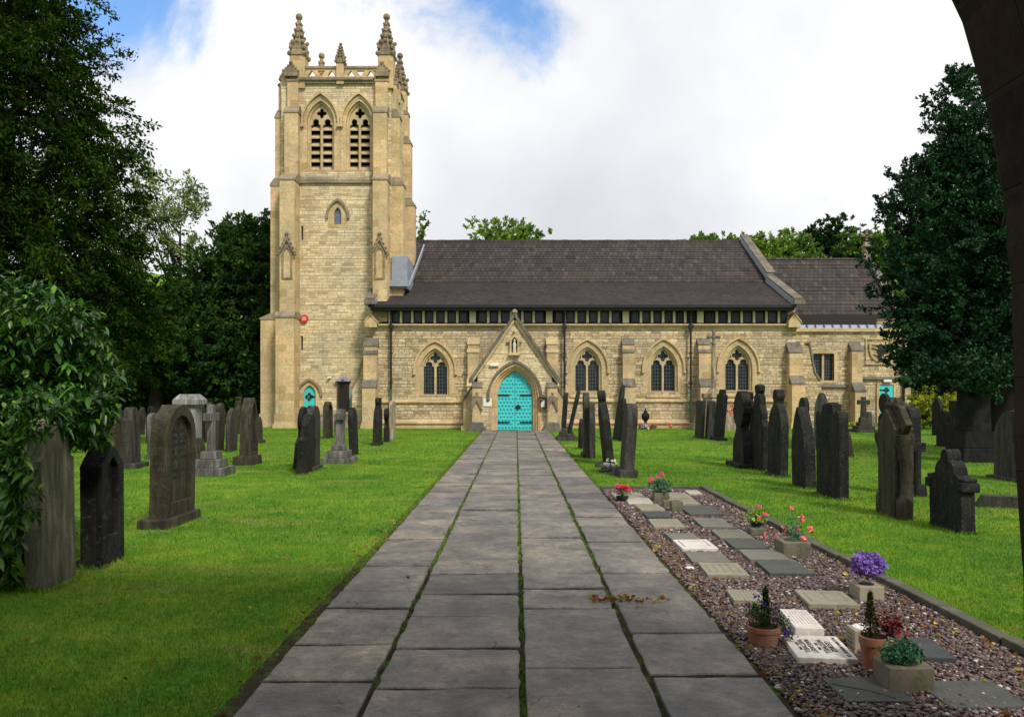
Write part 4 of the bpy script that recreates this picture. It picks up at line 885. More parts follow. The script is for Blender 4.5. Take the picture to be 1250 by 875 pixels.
part(MB().plate([(YC0, -.2), (YC0, zc0), (YC1, zc1), (51.5, zc0), (51.5, -.2)], [], ccx-.35, ccx, 'x').box(NX1, ccx-.3, YC0+.05, YC0+.3, 3, zc0-.05), 'chancel_wall', 'rubble')
part(MB().beam((ccx-.05, YC0-.2, zc0+.15), (ccx-.05, YC1, zc1+.22), .42, .15).beam((ccx-.05, YC1, zc1+.22), (ccx-.05, 51.7, zc0+.15), .42, .15), 'gable_coping', 'weath')
rd = MB(); x = NX1
while x < ccx-.4: rd.box(x, x+.42, YC1-.12, YC1+.12, zc1-.02, zc1+.1, 0, .07); x += .43
part(rd, 'ridge_tiles', 'tiles')
z = zc1+.2; fx = ccx-.05
part(MB().box(fx-.22, fx+.22, YC1-.2, YC1+.2, z-.2, z+.55, .02, .02).lathe([(.36, 0), (.1, .35), (.06, .5)], (fx, YC1, z+.55), 4, R(45)).box(fx-.06, fx+.06, YC1-.05, YC1+.05, z+.9, z+1.55).box(fx-.26, fx+.26, YC1-.05, YC1+.05, z+1.17, z+1.30).ball((fx-.26, YC1, z+1.235), .09).ball((fx+.26, YC1, z+1.235), .09).ball((fx, YC1, z+1.55), .09), 'gable_cross', 'pinn')
# relief panel on the vestry wall
pn = MB().plate([(VX(1056), VZ(445)), (VX(1088), VZ(445)), (VX(1088), VZ(413)), (VX(1056), VZ(413))], [[(VX(1057.5), VZ(443.5)), (VX(1086.5), VZ(443.5)), (VX(1086.5), VZ(414.5)), (VX(1057.5), VZ(414.5))]], YV-.07, YV+.0)
cx, cz = VX(1071.5), VZ(425); u_ = YV/F
pn.plate([(cx+11*u_*math.cos(R(180+i*15)), cz+16*u_*math.sin(R(180+i*15))) for i in range(13)]+[(cx+11*u_, cz+6*u_), (cx-11*u_, cz+6*u_)], [[(cx+8.8*u_*math.cos(R(180+i*15)), cz+13.5*u_*math.sin(R(180+i*15))) for i in range(13)]+[(cx+8.8*u_, cz+4*u_), (cx-8.8*u_, cz+4*u_)]], YV-.09, YV+.0)
pn.beam((cx-9*u_, YV-.04, cz+2*u_), (cx+9*u_, YV-.04, cz-4*u_), .06, .09, (0, 1, 0)); pn.beam((cx-9*u_, YV-.04, cz-6*u_), (cx+3*u_, YV-.04, cz-9*u_), .06, .08, (0, 1, 0))
part(pn, 'relief_panel', 'ashlar')
bx_, bz_ = VX(1073), VZ(424)
bd = MB().add([(bx_-.10, YV-.10, bz_+.12), (bx_+.06, YV-.12, bz_+.2), (bx_+.30, YV-.16, bz_-.05), (bx_+.42, YV-.16, bz_-.32), (bx_+.12, YV-.12, bz_-.30), (bx_+.05, YV-.1, bz_-.75), (bx_-.08, YV-.1, bz_-.72), (bx_-.09, YV-.12, bz_-.2)], [(0, 1, 2, 7), (2, 3, 4, 7), (4, 5, 6, 7), (0, 7, 6)])
for v in list(bd.v): pass
n8 = 8; bd.v += [(p[0], p[1]+.06, p[2]) for p in bd.v[:8]]; bd.f += [(8, 15, 10, 9), (10, 15, 12, 11), (12, 15, 14, 13), (8, 14, 15)]+[(i, (i+1) % 7, (i+1) % 7+8, i+8) for i in range(6)]+[(6, 0, 8, 14)]
part(bd, 'bird_ornament', 'iron')
x0, x1 = VX(1072.5), VX(1090); do = part(MB().box(x0, x1, YV-.05, YV-.012, .06, VZ(469.5)), 'door', 'turq')
part(MB().box(x0-.12, x0, YV-.09, YV-.003, 0, VZ(469.5)+.1).box(x1, x1+.12, YV-.09, YV-.003, 0, VZ(469.5)+.1).box(x0, x1, YV-.09, YV-.003, VZ(469.5), VZ(469.5)+.12), 'door_frame', 'ashlar', do)
hg = MB()
for zz_ in (VZ(476), VZ(505)): hg.box(x0, x1-.25, YV-.08, YV-.052, zz_-.03, zz_+.03).plate(foil(x0+.38, zz_, .15, 4), [foil(x0+.38, zz_, .08, 4)], YV-.082, YV-.052)
parts(hg, 'hinge', 'iron', do)
x = VX(1102); part(MB().tube([(x, YV-.1, VZ(400)), (x, YV-.1, 0)], .07, 8), 'downpipe', 'iron')
# ---- things fixed to the walls
def fixed(name, mat, mb, label, cat, off):
    o = mb.build(name, MT[mat], off=off); o.location = off; tag(o, label, cat); return o
x, z = TX(372), TZ(389); o = fixed('alarm_box', 'red', MB().tube([(x, YT-.12, z), (x, YT, z)], .19, 16), 'round red alarm box on the tower wall', 'alarm', (x, YT, z))
w_ = MB()
for i in range(3): w_.box(x-.11+.03*(i == 0), x+.11-.03*(i == 0), YT-.124, YT-.121, z+.05-i*.06, z+.075-i*.06)
w_.build('lettering', MT['white'], o, off=(x, YT, z))
x, z = TX(401), TZ(461); fixed('security_camera', 'white', MB().tube([(x, YT-.2, z), (x+.1, YT-.01, z)], .05, 8), 'small white camera on the tower wall', 'camera', (x, YT, z))
x0, x1, z0, z1 = TX(412.5), TX(427), TZ(502), TZ(465); o = fixed('notice_board', 'brownboard', MB().box(x0, x1, YT-.12, YT-.01, z0, z1), 'tall dark brown notice board under small grey roof on the tower', 'notice board', (x0, YT, z0))
MB().plate([(x0-.08, z1-.02), (x1+.08, z1-.02), (x1+.08, z1+.06), ((x0+x1)/2, z1+.24), (x0-.08, z1+.06)], [], YT-.25, YT-.02).build('board_roof', MT['lead'], o, off=(x0, YT, z0))
bb = MB(); 
for i in range(13): bb.box(x0+.07, x1-.07, YT-.14, YT-.121, z0+.1+i*.105, z0+.16+i*.105)
bb.build('slats', MT['darkwood'], o, off=(x0, YT, z0))
bz = (x0+x1)/2; MB().tube([(bz, YT-.22, z1+.06), (bz, YT-.3, z1-.08)], .07, 8).build('lamp', MT['iron'], o, off=(x0, YT, z0))
x, z = X_(603.5, YP), Z_(445, YP); o = fixed('bulkhead_lamp', 'white', MB().box(x-.2, x+.2, YP-.12, YP, z-.065, z+.065), 'white oblong lamp above left of the porch door', 'lamp', (x, YP, z)); 
x0, x1, z0, z1 = X_(590, YP), X_(600.3, YP), Z_(495.7, YP), Z_(486.2, YP)
fixed('white_sign', 'white', MB().box(x0, x1, YP-.04, YP, z0, z1), 'blank looking white square sign left of the porch door', 'sign', (x0, YP, z0))
x0, x1, z0, z1 = X_(657.5, YP), X_(667.5, YP), Z_(500, YP), Z_(485, YP)
o = fixed('notice_case', 'oak', MB().plate([(x0, z0), (x1, z0), (x1, z1), (x0, z1)], [[(x0+.05, z0+.06), (x1-.05, z0+.06), (x1-.05, z1-.06), (x0+.05, z1-.06)]], YP-.12, YP).box(x0+.04, x1-.04, YP-.03, YP-.01, z0+.05, z1-.05).plate([(x0-.05, z1), (x1+.05, z1), ((x0+x1)/2, z1+.14)], [], YP-.16, YP), 'small oak glazed notice case right of the porch door', 'notice case', (x0, YP, z0))
MB().box(x0+.11, x1-.09, YP-.04, YP-.032, z0+.12, z1-.1).build('paper', MT['white'], o, off=(x0, YP, z0))
x, z = VX(1081.5), VZ(464.8); fixed('bulkhead_lamp', 'white', MB().box(x-.2, x+.2, YV-.22, YV-.1, z-.06, z+.06), 'white oblong lamp above the vestry door', 'lamp', (x, YV, z))
# ------------------------------------------------------------------ the gate arch the picture is taken from
GY0, GY1 = 2.4, 3.0; GC = -.36; HS = 2.24
def gate_outline(n=26):
    r = []
    for i in range(n+1):
        z = 1.55+3.65*i/n; t = i/n; r.append((GC+HS-HS*t**2.77+.0, z))
    rt = [(GC+HS+.045, -.3), (GC+HS+.03, 1.0)]+r
    rt = [(x+.006*math.sin(z*19)+.004*math.sin(z*47), z) for x, z in rt]; rt[-1] = (GC, 5.2)
    return [(2*GC-p[0], p[1]) for p in rt[:1]]+rt+[(2*GC-p[0], p[1]) for p in reversed(rt[1:-1])]
gt = empty('gateway', (GC, GY1, 0)); tag(gt, 'dark stone gateway arch framing the right edge of the view', 'gateway')
off = (GC, GY1, 0)
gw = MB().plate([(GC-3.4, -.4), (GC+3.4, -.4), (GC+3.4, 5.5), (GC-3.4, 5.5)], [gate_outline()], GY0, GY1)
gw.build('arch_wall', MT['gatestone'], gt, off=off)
MB().box(GC-3.4, GC-2.9, -3.4, GY0, -.3, 4.2).box(GC+2.9, GC+3.4, -3.4, GY0, -.3, 4.2).build('unseen_side_wall', MT['gatestone'], gt, off=off)  # walls out of view, added with the roof to keep the arch dark
MB().plate([(GC-3.4, -.4), (GC+3.4, -.4), (GC+3.4, 5.5), (GC-3.4, 5.5)], [[(2*GC-p[0], p[1]) for p in reversed(gate_outline())]], -4.0, -3.4).build('unseen_rear_wall', MT['gatestone'], gt, off=off)
MB().box(GC-3.6, GC+3.6, -4.1, GY1+.1, 5.5, 5.65).build('roof', MT['darkwood'], gt, off=off)  # unseen roof over the camera, added to darken the gateway inside
MB().box(GC-3.4, GC-2.9, -3.4, GY0, 4.2, 5.5).box(GC+2.9, GC+3.4, -3.4, GY0, 4.2, 5.5).build('unseen_upper_wall', MT['gatestone'], gt, off=off)
# ------------------------------------------------------------------ gravestones
def arc(cx, cz, r, a0, a1, n=8, rz=None): return [(cx+r*math.cos(R(a0+(a1-a0)*i/n)), cz+(rz or r)*math.sin(R(a0+(a1-a0)*i/n))) for i in range(n+1)]
def half(style, w, h):
    a = w/2
    if style == 'round': return [(a, 0), (a, h-a)]+arc(0, h-a, a, 0, 90)[1:]
    if style == 'low': return [(a, 0), (a, h-a*.55)]+arc(0, h-a*.55, a, 0, 90, 8, a*.55)[1:]
    if style == 'gothic': return [(a, 0)]+[(x, z) for x, z in arch(0, w, 0, h-w*.85, h, 9)[2:12]]
    if style == 'tall_gothic': return [(a, 0)]+[(x, z) for x, z in arch(0, w, 0, h-w*1.25, h, 9)[2:12]]
    if style == 'shoulder': return [(a, 0), (a, h-a*1.3)]+arc(a, h-a*1.02, a*.28, 270, 180, 4)+[(a*.68, h-a*.75)]+arc(0, h-a*.68, a*.68, 10, 90, 7)
    if style == 'ogee': return [(a, 0), (a, h-a*1.1)]+arc(0, h-a*1.1, a, 0, 55, 6)[1:]+[(a*.38, h-a*.22), (a*.22, h-a*.1), (a*.08, h)]+[(0, h)]
    if style == 'crown': return [(a, 0), (a, h*.86)]+arc(a*.78, h*.86, a*.22, 0, 150, 5)+[(a*.50, h*.90), (a*.42, h*.985), (a*.28, h*.97), (a*.22, h), (0, h*.985)]
    if style == 'trefoil': 
        return [(a, 0), (a, h*.62)]+arc(a*.60, h*.62, a*.40, 0, 90, 5, h*.11)+arc(a*.10, h*.73, a*.52, 0, 75, 5, h*.16)[0:]+[(a*.24, h*.90)]+arc(0, h-a*.24, a*.24, 10, 90, 5)
    if style == 'peak': return [(a, 0), (a, h-w*.55), (a*1.04, h-w*.50), (0, h)]
    if style == 'rect': return [(a, 0), (a, h), (0, h)]
    if style == 'spire': return [(a, 0), (a, h*.55), (a*.75, h*.62), (a*.75, h*.68), (a*.45, h*.78), (a*.45, h*.86), (a*.2, h*.9), (a*.34, h*.93), (a*.34, h*.985), (0, h)]
    if style == 'headed':      # gothic body with a round carved head on a neck
        r = min(a*.36, .15); hb = h-2*r-.03
        g = [p for p in [(a, 0)]+[(x, z) for x, z in arch(0, w, 0, hb-w*.7, hb+.03, 9)[2:12]] if p[0] > r*.6]
        return g+[(r*.55, hb+.01)]+arc(0, h-r, r, -50, 90, 9)
    if style == 'wheel':       # wheel head on tapering body
        r = a*.85; hb = h*.50
        return [(a, 0), (a*.9, hb*.72), (a*.5, hb), (a*.40, h-2*r+.02)]+arc(0, h-r, r, -62, -10, 4)+[(r*1.12, h-r-.06), (r*1.12, h-r+.06)]+arc(0, h-r, r, 10, 78, 5)+[(r*.2, h+.02), (0, h+.02)]
    if style == 'discs': 
        r = a*.9
        return [(a, 0), (a, h*.46), (a*.8, h*.50), (a*.30, h*.56)]+arc(0, h-r, r, -60, 90, 10)
    raise ValueError(style)
def profile(style, w, h):
    hf = half(style, w, h)
    if abs(hf[-1][0]) < 1e-6: return hf+[(-x, z) for x, z in reversed(hf[:-1])]
    return hf+[(-x, z) for x, z in reversed(hf)]
def worn(pts, a=.0035):
    r = []
    for i, p in enumerate(pts):
        q = pts[(i+1) % len(pts)]; d = math.dist(p, q); n = max(1, int(d/.09))
        for k in range(n): t = k/n; r.append((p[0]+(q[0]-p[0])*t+random.uniform(-a, a), p[1]+(q[1]-p[1])*t+(random.uniform(-a, a) if p[1] > .01 else 0)))
    return r
def cross_prof(w, h, aw=.12, z0=0, zc=.72):
    a = aw/2; zc = h*zc
    return [(a*1.35, z0), (a, zc-a), (w/2, zc-a), (w/2, zc+a), (a, zc+a), (a, h), (-a, h), (-a, zc+a), (-w/2, zc+a), (-w/2, zc-a), (-a, zc-a), (-a*1.35, z0)]
def stone(kind, style, box, mat, label, lean=0, th=.13, base=None, frame=0, wmax=1.15, wmin=.45, wfix=None, yaw=0, group=None, pitch=0):
    xa, xb, yt, yb = box
    Zn = gy(yb); left = (xa+xb)/2 < 630; 
    if wfix: w = wfix
    elif left:
        X0 = X_(xa, Zn)+th; Zf = F*X0/(xb-630) if xb < 629 else Zn+.8; w = Zf-Zn
    else:
        X0 = X_(xb, Zn)-th; Zf = F*X0/(xa-630) if xa > 631 else Zn+.8; w = Zf-Zn
    w = max(wmin, min(wmax, w)); Yc = Zn+w/2; Xc = X_((xa+xb)/2, Yc); h = Z_(yt, Yc)
    rt = empty(kind, (Xc, Yc, 0), R(yaw+random.uniform(-3, 3))); tag(rt, label, 'gravestone', group)
    s = 1 if left else -1
    bz = 0
    body = MB().plate(worn(profile(style, w, h+.12)), [], -th/2, th/2, 'x')
    body.v = [(p[0], p[1], p[2]-.12) for p in body.v]
    if frame:
        fd = .06
        inner = profile(style if style not in ('headed', 'trefoil') else 'gothic', w-2*frame, (h if style != 'headed' else h*.80)-frame-.32)
        inner = [(u, z+.30) for u, z in inner]
        if style in ('round', 'gothic', 'tall_gothic', 'low', 'rect', 'peak', 'ogee'):
            body.plate(profile(style, w+.002, h), [inner], s*th/2, s*(th/2+fd), 'x')
    b = body.build('headstone', G[mat], rt, bevel=.014)
    if not lean: lean = random.uniform(-1.3, 1.3)
    if frame:
        pn = MB(); rows_ = int((h-.9)/.075)
        for i in range(rows_):
            z = h*.80-i*.085-.05; x = -(w/2-frame-.08)
            e = (w/2-frame-.08); 
            while x < e-.02:
                l_ = random.uniform(.03, .10); l_ = min(l_, e-x)
                if random.random() < .8 and i % 6 != 5: pn.box(min(s*(th/2-.001), s*(th/2+.004)), max(s*(th/2-.001), s*(th/2+.004)), x, x+l_, z, z+.035)
                x += l_+.02
        if pn.v: pn.build('inscription', G['panel' if mat != 'panel' else 'dark'], b)
    if base:
        bw, bd, bh = base
        MB().box(-bd/2, bd/2, -w/2-bw, w/2+bw, -.1, bh, .02, .02).build('plinth', G[mat], rt, bevel=.02)
    if lean or pitch: b.rotation_euler = (R(pitch), R(lean), 0)
    return rt, b, w, h
ST = [
 # kind, style, (x left, x right, y top, y base), material, label, options
 ('headstone', 'round', (183, 233, 494, 645), 'brown', 'large round topped headstone with framed panel standing alone on the left lawn', dict(th=.16, frame=.12, base=(.1, .42, .12))),
 ('headstone', 'tall_gothic', (292, 312, 485, 568), 'brown', 'tall pointed headstone with layered edge on a heavy plinth near the tower corner', dict(th=.2, base=(.08, .5, .22), frame=.1)),
 ('headstone', 'ogee', (275, 290, 498, 552), 'dark', 'small dark pointed headstone between the stepped cross and the pointed stone near the tower', dict(th=.13)),
 ('grave_obelisk', 'spire', (286, 296, 484, 530), 'brown', 'narrow spire topped stone in the back row left of the tower', dict(th=.22, wmax=.7)),
 ('headstone', 'round', (262, 274, 492, 551), 'dark', 'dark round topped headstone just behind the stepped grey cross', dict(th=.12)),
 ('headstone', 'gothic', (250, 260, 491, 540), 'brown', 'brown pointed headstone right of the tall capped pedestal', dict(th=.12)),
 ('headstone', 'low', (180, 194, 504, 561), 'grey', 'narrow grey rounded headstone behind the large framed headstone', dict(th=.12)),
 ('headstone', 'shoulder', (150, 172, 497, 572), 'dark', 'dark shouldered headstone on a broad plinth beside the laurel bush', dict(th=.2, base=(.15, .5, .12), frame=0)),
 ('headstone', 'gothic', (134, 150, 508, 566), 'brown', 'dull brown headstone half hidden right behind the laurel bush', dict(th=.14)),
 ('headstone', 'shoulder', (178, 190, 496, 541), 'dark', 'dark shouldered headstone behind the small white cross in the back left row', dict(th=.12)),
 ('headstone', 'low', (241, 249, 489, 540), 'dark', 'dark flat topped stone immediately behind the capped pedestal', dict(th=.12)),
 ('headstone', 'gothic', (312, 320, 508, 541), 'brown', 'low brown stone against the foot of the tower', dict(th=.15, base=(.05, .35, .1))),
 ('headstone', 'shoulder', (366, 379, 505, 580), 'black', 'sooty shouldered headstone leaning against the rounded one in front of the tower', dict(th=.16, lean=4, wfix=.85)),
 ('headstone', 'discs', (359, 369, 496, 574), 'black', 'black headstone with round knob leaning at the left of the pair before the tower', dict(th=.10, lean=5, wfix=.6)),
 ('headstone', 'round', (374, 389, 495, 576), 'dark', 'dark rounded headstone with brown plinth, right one of the pair before the tower', dict(th=.13, lean=1, base=(.04, .3, .1), wfix=.8)),
 ('headstone', 'round', (394, 404.5, 490, 536), 'brown', 'slim round topped headstone with sunk panel below the brown notice board', dict(th=.14, frame=.1, wfix=.8)),
 ('headstone', 'low', (409, 415, 511, 535), 'dark', 'tiny dark headstone behind the stepped cross in front of the tower', dict(th=.1, wfix=.5)),
 ('headstone', 'ogee', (427, 437, 497, 556), 'black', 'narrow black pointed headstone right of the stepped cross by the tower', dict(th=.13, lean=-2, wfix=.6)),
 ('headstone', 'headed', (455, 466, 485, 544), 'black', 'black headstone with small carved head near the nave corner', dict(th=.18, lean=1.5, wfix=.7, base=(.05, .3, .1))),
 ('headstone', 'discs', (468, 476, 498, 540), 'black', 'small black disc headed stone between the carved head stone and the buff one', dict(th=.13, wfix=.5)),
 ('headstone', 'low', (476, 483, 489, 537), 'buff', 'pale buff upright headstone below the left drainpipe', dict(th=.12, wfix=.6)),
 ('headstone', 'gothic', (196, 204, 494, 534), 'grey', 'pale grey pointed headstone far back left of the capped pedestal', dict(th=.12)),
 ('headstone', 'shoulder', (206, 214, 498, 532), 'dark', 'dark shouldered headstone far back touching the capped pedestal on its left', dict(th=.12)),
 ('headstone', 'round', (160, 168, 498, 536), 'dark', 'dark round headstone far back above the shouldered one by the laurel', dict(th=.12)),
 ('headstone', 'ogee', (300, 308, 494, 533), 'black', 'black pointed headstone far back behind the heavy plinth stone by the tower', dict(th=.12)),
 ('headstone', 'round', (141, 149, 496, 543), 'grey', 'grey round headstone far back above the dull brown one by the laurel', dict(th=.12, lean=-3)),
 ('headstone', 'peak', (266, 274, 495, 536), 'brown', 'brown gabled headstone far back behind the dark round topped one', dict(th=.12, lean=2)),
 ('headstone', 'low', (222, 229, 496, 529), 'brown', 'low brown headstone far back right behind the capped pedestal', dict(th=.12)),
 ('headstone', 'gothic', (169, 175, 497, 531), 'dark', 'slim dark pointed headstone far back left of the small whitish cross', dict(th=.12, lean=3)),
 # right of the path
 ('headstone', 'gothic', (706, 712.5, 511, 548), 'black', 'small black headstone first in the row right of the path near the porch', dict(th=.12, wfix=.6)),
 ('headstone', 'round', (712, 720, 479, 559), 'dark', 'tall thin round headstone on plinth in the row right of the path', dict(th=.15, lean=-.5, wfix=.8, base=(.05, .3, .12))),
 ('headstone', 'shoulder', (719, 726, 491, 561), 'dark', 'thin shouldered headstone closely behind the tall round one right of the path', dict(th=.13, wfix=.6)),
 ('headstone', 'headed', (738, 748, 476, 568), 'black', 'black headstone with knob leaning towards the path above loose rocks', dict(th=.17, lean=-6, wfix=.75)),
 ('headstone', 'tall_gothic', (746, 757, 469, 537), 'black', 'jagged sooty headstone leaning right in front of the first nave buttress', dict(th=.14, lean=8, wfix=.9)),
 ('headstone', 'shoulder', (754, 762, 486, 539), 'black', 'narrower sooty stone leaning beside the jagged one before the first nave buttress', dict(th=.12, lean=4, wfix=.7)),
 ('headstone', 'round', (757, 772, 492, 583), 'dark', 'tall dark headstone on worn plinth nearest the right edge of the path', dict(th=.21, lean=4, wfix=.75, base=(.08, .40, .16))),
 ('headstone', 'rect', (847, 860, 489, 535), 'dark', 'plain rectangular slab leaning, left one of two in front of the cross base', dict(th=.12, lean=3, wfix=.9)),
 ('headstone', 'rect', (858, 873, 489, 536), 'grey', 'plain rectangular slab leaning, right one of two in front of the cross base', dict(th=.12, lean=4, wfix=.95)),
 ('headstone', 'crown', (869, 885, 475, 538), 'black', 'black leaning headstone with ragged right edge beside the two plain slabs', dict(th=.16, lean=5, wfix=.8, base=(.1, .4, .1))),
 ('headstone', 'wheel', (898, 914, 478, 572), 'black', 'black headstone with carved wheel cross head at the left end of the right hand row', dict(th=.2, wfix=1.0, base=(.12, .5, .1))),
 ('grave_pillar', 'spire', (911, 918, 478, 565), 'black', 'slim pillar with urn behind the wheel cross headstone', dict(th=.16, wfix=.4)),
 ('headstone', 'spire', (918, 936, 469, 576), 'black', 'black tall headstone with stepped spire and knob second in the right hand row', dict(th=.14, wfix=.95)),
 ('headstone', 'headed', (937, 961, 475, 583), 'black', 'black gothic headstone with crowned round head third in the right hand row', dict(th=.16, base=(.03, .3, .06))),
 ('headstone', 'tall_gothic', (966, 997, 496, 597), 'black', 'big plain black pointed headstone with mossy edge in the right hand row', dict(th=.2, lean=-1.5)),
 ('headstone', 'discs', (975, 985, 485, 560), 'black', 'black disc headed stone rising behind the big pointed headstone', dict(th=.12, wfix=.6)),
 ('headstone', 'gothic', (993, 1011, 479, 548), 'grey', 'grey pointed headstone standing back behind the right hand row below the vestry window', dict(th=.14, lean=1)),
 ('headstone', 'crown', (997, 1035, 491, 611), 'black', 'broad black headstone with scrolled crown nearest end of the right hand row', dict(th=.15, wmax=1.3)),
 ('headstone', 'ogee', (1028, 1041, 520, 558), 'brown', 'low leaning stump of a stone half behind the scrolled crown headstone', dict(th=.14, lean=-10, wfix=.6)),
 ('headstone', 'peak', (1070, 1116, 499, 633), 'brown', 'brown gabled headstone with moulded roof edge and side column on the right lawn', dict(th=.26, wmax=1.45)),
 ('headstone', 'round', (1098, 1123, 496, 606), 'black', 'black round topped headstone closely behind the gabled one', dict(th=.17, base=(.05, .35, .2))),
 ('headstone', 'trefoil', (1135, 1189, 548, 652), 'black', 'lichen spotted trefoil topped headstone nearest on the right lawn', dict(th=.17, wmax=1.3)),
 ('headstone', 'discs', (1073, 1087, 480, 532), 'black', 'black disc headed stone in front of the vestry door', dict(th=.15, wfix=.9)),
 ('headstone', 'gothic', (1137, 1152, 485, 532), 'black', 'dark pointed headstone in front of the yellow variegated shrub', dict(th=.14)),
 ('headstone', 'shoulder', (1143, 1162, 501, 546), 'black', 'low shouldered headstone left of the big dark pedestal', dict(th=.14)),
 ('headstone', 'rect', (1160, 1170, 489, 541), 'black', 'dark narrow slab touching the left side of the big dark pedestal', dict(th=.14)),
 ('headstone', 'round', (1211, 1262, 501, 590), 'dark', 'wide lichen streaked round headstone at the right edge beside the arch', dict(th=.14, wmax=1.7, base=(.1, .4, .06))),
 ('headstone', 'low', (1205, 1216, 480, 520), 'grey', 'pale grey stone seen far back behind the holly trunk', dict(th=.12, wmax=1.2)),
 ('headstone', 'low', (1057, 1067, 502, 521), 'light', 'small light grey headstone beside the stepped cross at the vestry', dict(th=.12, wfix=.7)),
 ('headstone', 'shoulder', (31, 95, 512, 722), 'mossy', 'greenish buff shouldered headstone partly under the laurel bush', dict(th=.15, wmax=1.3)),  # this stone's buff carries the greenish light in its colour
 ('headstone', 'peak', (98, 146, 540, 694), 'black', 'black gabled headstone with dark framed panel right of the laurel covered one', dict(th=.16, frame=.12, base=(.03, .3, .08), wmax=1.2)),
]
NOZ = {}
for k_, stl, bx, mt, lb, op in ST:
    rt, b, w_, h_ = stone(k_, stl, bx, mt, lb, **op)
    NOZ[lb] = (rt, b, w_, h_)
# extra carving on the gabled stone and the nearest dark headstones
rt, b, w_, h_ = NOZ['brown gabled headstone with moulded roof edge and side column on the right lawn']
g = MB()
g.beam((0, -w_/2-.05, h_-w_*.55-.02), (0, .03, h_+.05), .34, .09, (1, 0, 0)).beam((0, w_/2+.05, h_-w_*.55-.02), (0, -.03, h_+.05), .34, .09, (1, 0, 0))
g.tube([(0, -.2, h_+.05), (0, .2, h_+.05)], .07, 8)
g.build('moulded_gable', G['brown'], b, bevel=.01)
for s in (-1, 1):
    MB().lathe([(.11, 0), (.11, .25), (.07, .3), (.06, .34), (.06, h_-w_*.55-.42), (.09, h_-w_*.55-.36), (.08, h_-w_*.55-.28), (.13, h_-w_*.55-.12), (.13, h_-w_*.55-.04)], (-.02, s*(w_/2+.06), 0), 10).build('column', G['brown'], rt, smooth='auto')
rt, b, w_, h_ = NOZ['lichen spotted trefoil topped headstone nearest on the right lawn']
for s in (-1, 1): MB().box(-.12, .12, s*w_/2-.05, s*w_/2+.07, h_*.50, h_*.62).box(-.1, .1, s*w_/2-.03, s*w_/2+.05, h_*.62, h_*.67).build('side_knob', G['black'], rt, bevel=.02)
rt, b, w_, h_ = NOZ['black round topped headstone closely behind the gabled one']
for s in (-1, 1): MB().box(-.14, .14, s*w_/2-.04, s*w_/2+.07, h_*.50, h_*.60).lathe([(.06, 0), (.06, h_*.5)], (0, s*(w_/2+.01), 0), 8).build('column', G['black'], rt, bevel=.01)
# crosses on steps
def steps(mb, tiers, z=0):
    for hx, hy, hh in tiers: mb.box(-hx, hx, -hy, hy, z, z+hh, .01, .01); z += hh
    return z
def stepped_cross(px, yt, yb, tiers, mat, label, cw=.55, aw=.13, axis='x', zc=.74, lean=0, th=.12, wheel=False, kind='grave_cross'):
    hy = tiers[0][1]; Yc = gy(yb)+hy; Xc = X_(px, Yc); h = Z_(yt, Yc)
    rt = empty(kind, (Xc, Yc, 0)); tag(rt, label, 'cross')
    m = MB(); z = steps(m, tiers); m.build('steps', G[mat], rt, bevel=.015)
    c = MB().plate([(u, v+z-.01) for u, v in cross_prof(cw, h-z, aw, 0, zc)], [], -th/2, th/2, axis)
    if wheel:
        zz = z+(h-z)*zc; c.plate([(cw*.42*math.cos(R(15*i)), zz+cw*.42*math.sin(R(15*i))) for i in range(24)], [[(cw*.28*math.cos(R(15*i)), zz+cw*.28*math.sin(R(15*i))) for i in range(24)]], -th*.4, th*.4, axis)
    o = c.build('cross', G[mat], rt, bevel=.012); o.rotation_euler = (0, R(lean), 0)
    return rt
stepped_cross(258, 493, 582, [(.37, .40, .17), (.26, .28, .17), (.17, .19, .16)], 'grey', 'grey plain cross on three square steps, on the left lawn', .62, .16)
stepped_cross(414, 499, 566, [(.38, .38, .13), (.27, .27, .17), (.17, .17, .14)], 'grey', 'worn grey cross with broken arms on three steps in front of the tower', .36, .17, lean=2, zc=.80, th=.2)
stepped_cross(1054, 484, 528, [(.50, .5, .13), (.36, .36, .15), (.24, .24, .16), (.17, .17, .2)], 'dark', 'dark grey cross on stepped base near the vestry wall', .55, .2, axis='y')
stepped_cross(177, 509, 529, [(.3, .3, .1), (.2, .2, .1)], 'light', 'small whitish cross far back between dark headstones on the left', .5, .1)
# tall capped pedestal
Yc = gy(566)+.3; rt = empty('grave_pedestal', (X_(232, Yc), Yc, 0)); tag(rt, 'tall light grey square pedestal with heavy moulded cap on the left lawn', 'monument')
hh = Z_(481, Yc)
MB().box(-.36, .36, -.36, .36, -.1, .25, .02, .02).box(-.29, .29, -.29, .29, .25, .6, .05, .05).build('base', G['brown'], rt, bevel=.02)
MB().box(-.21, .21, -.21, .21, .6, hh-.32).build('shaft', G['light'], rt, bevel=.01)
MB().box(-.25, .25, -.25, .25, hh-.32, hh-.26).box(-.31, .31, -.31, .31, hh-.26, hh-.14).box(-.31, .31, -.31, .31, hh-.14, hh, .12, .12).build('cap', G['light'], rt, bevel=.015)
# big dark pedestal under the holly
Yc = 19.9; rt = empty('grave_pedestal', (X_(1188, Yc), Yc, 0)); tag(rt, 'massive black square pedestal monument under the holly tree', 'monument')
MB().box(-.50, .50, -.45, .45, -.1, .35, .03, .03).box(-.43, .43, -.38, .38, .35, .75, .06, .06).build('base', G['soot'], rt, bevel=.02)
MB().box(-.30, .30, -.28, .28, .75, 1.75, .03, .03).build('shaft', G['soot'], rt, bevel=.01)
MB().box(-.34, .34, -.32, .32, 1.75, 1.84).box(-.31, .31, -.29, .29, 1.84, 1.98, .2, .2).build('cap', G['soot'], rt, bevel=.015)
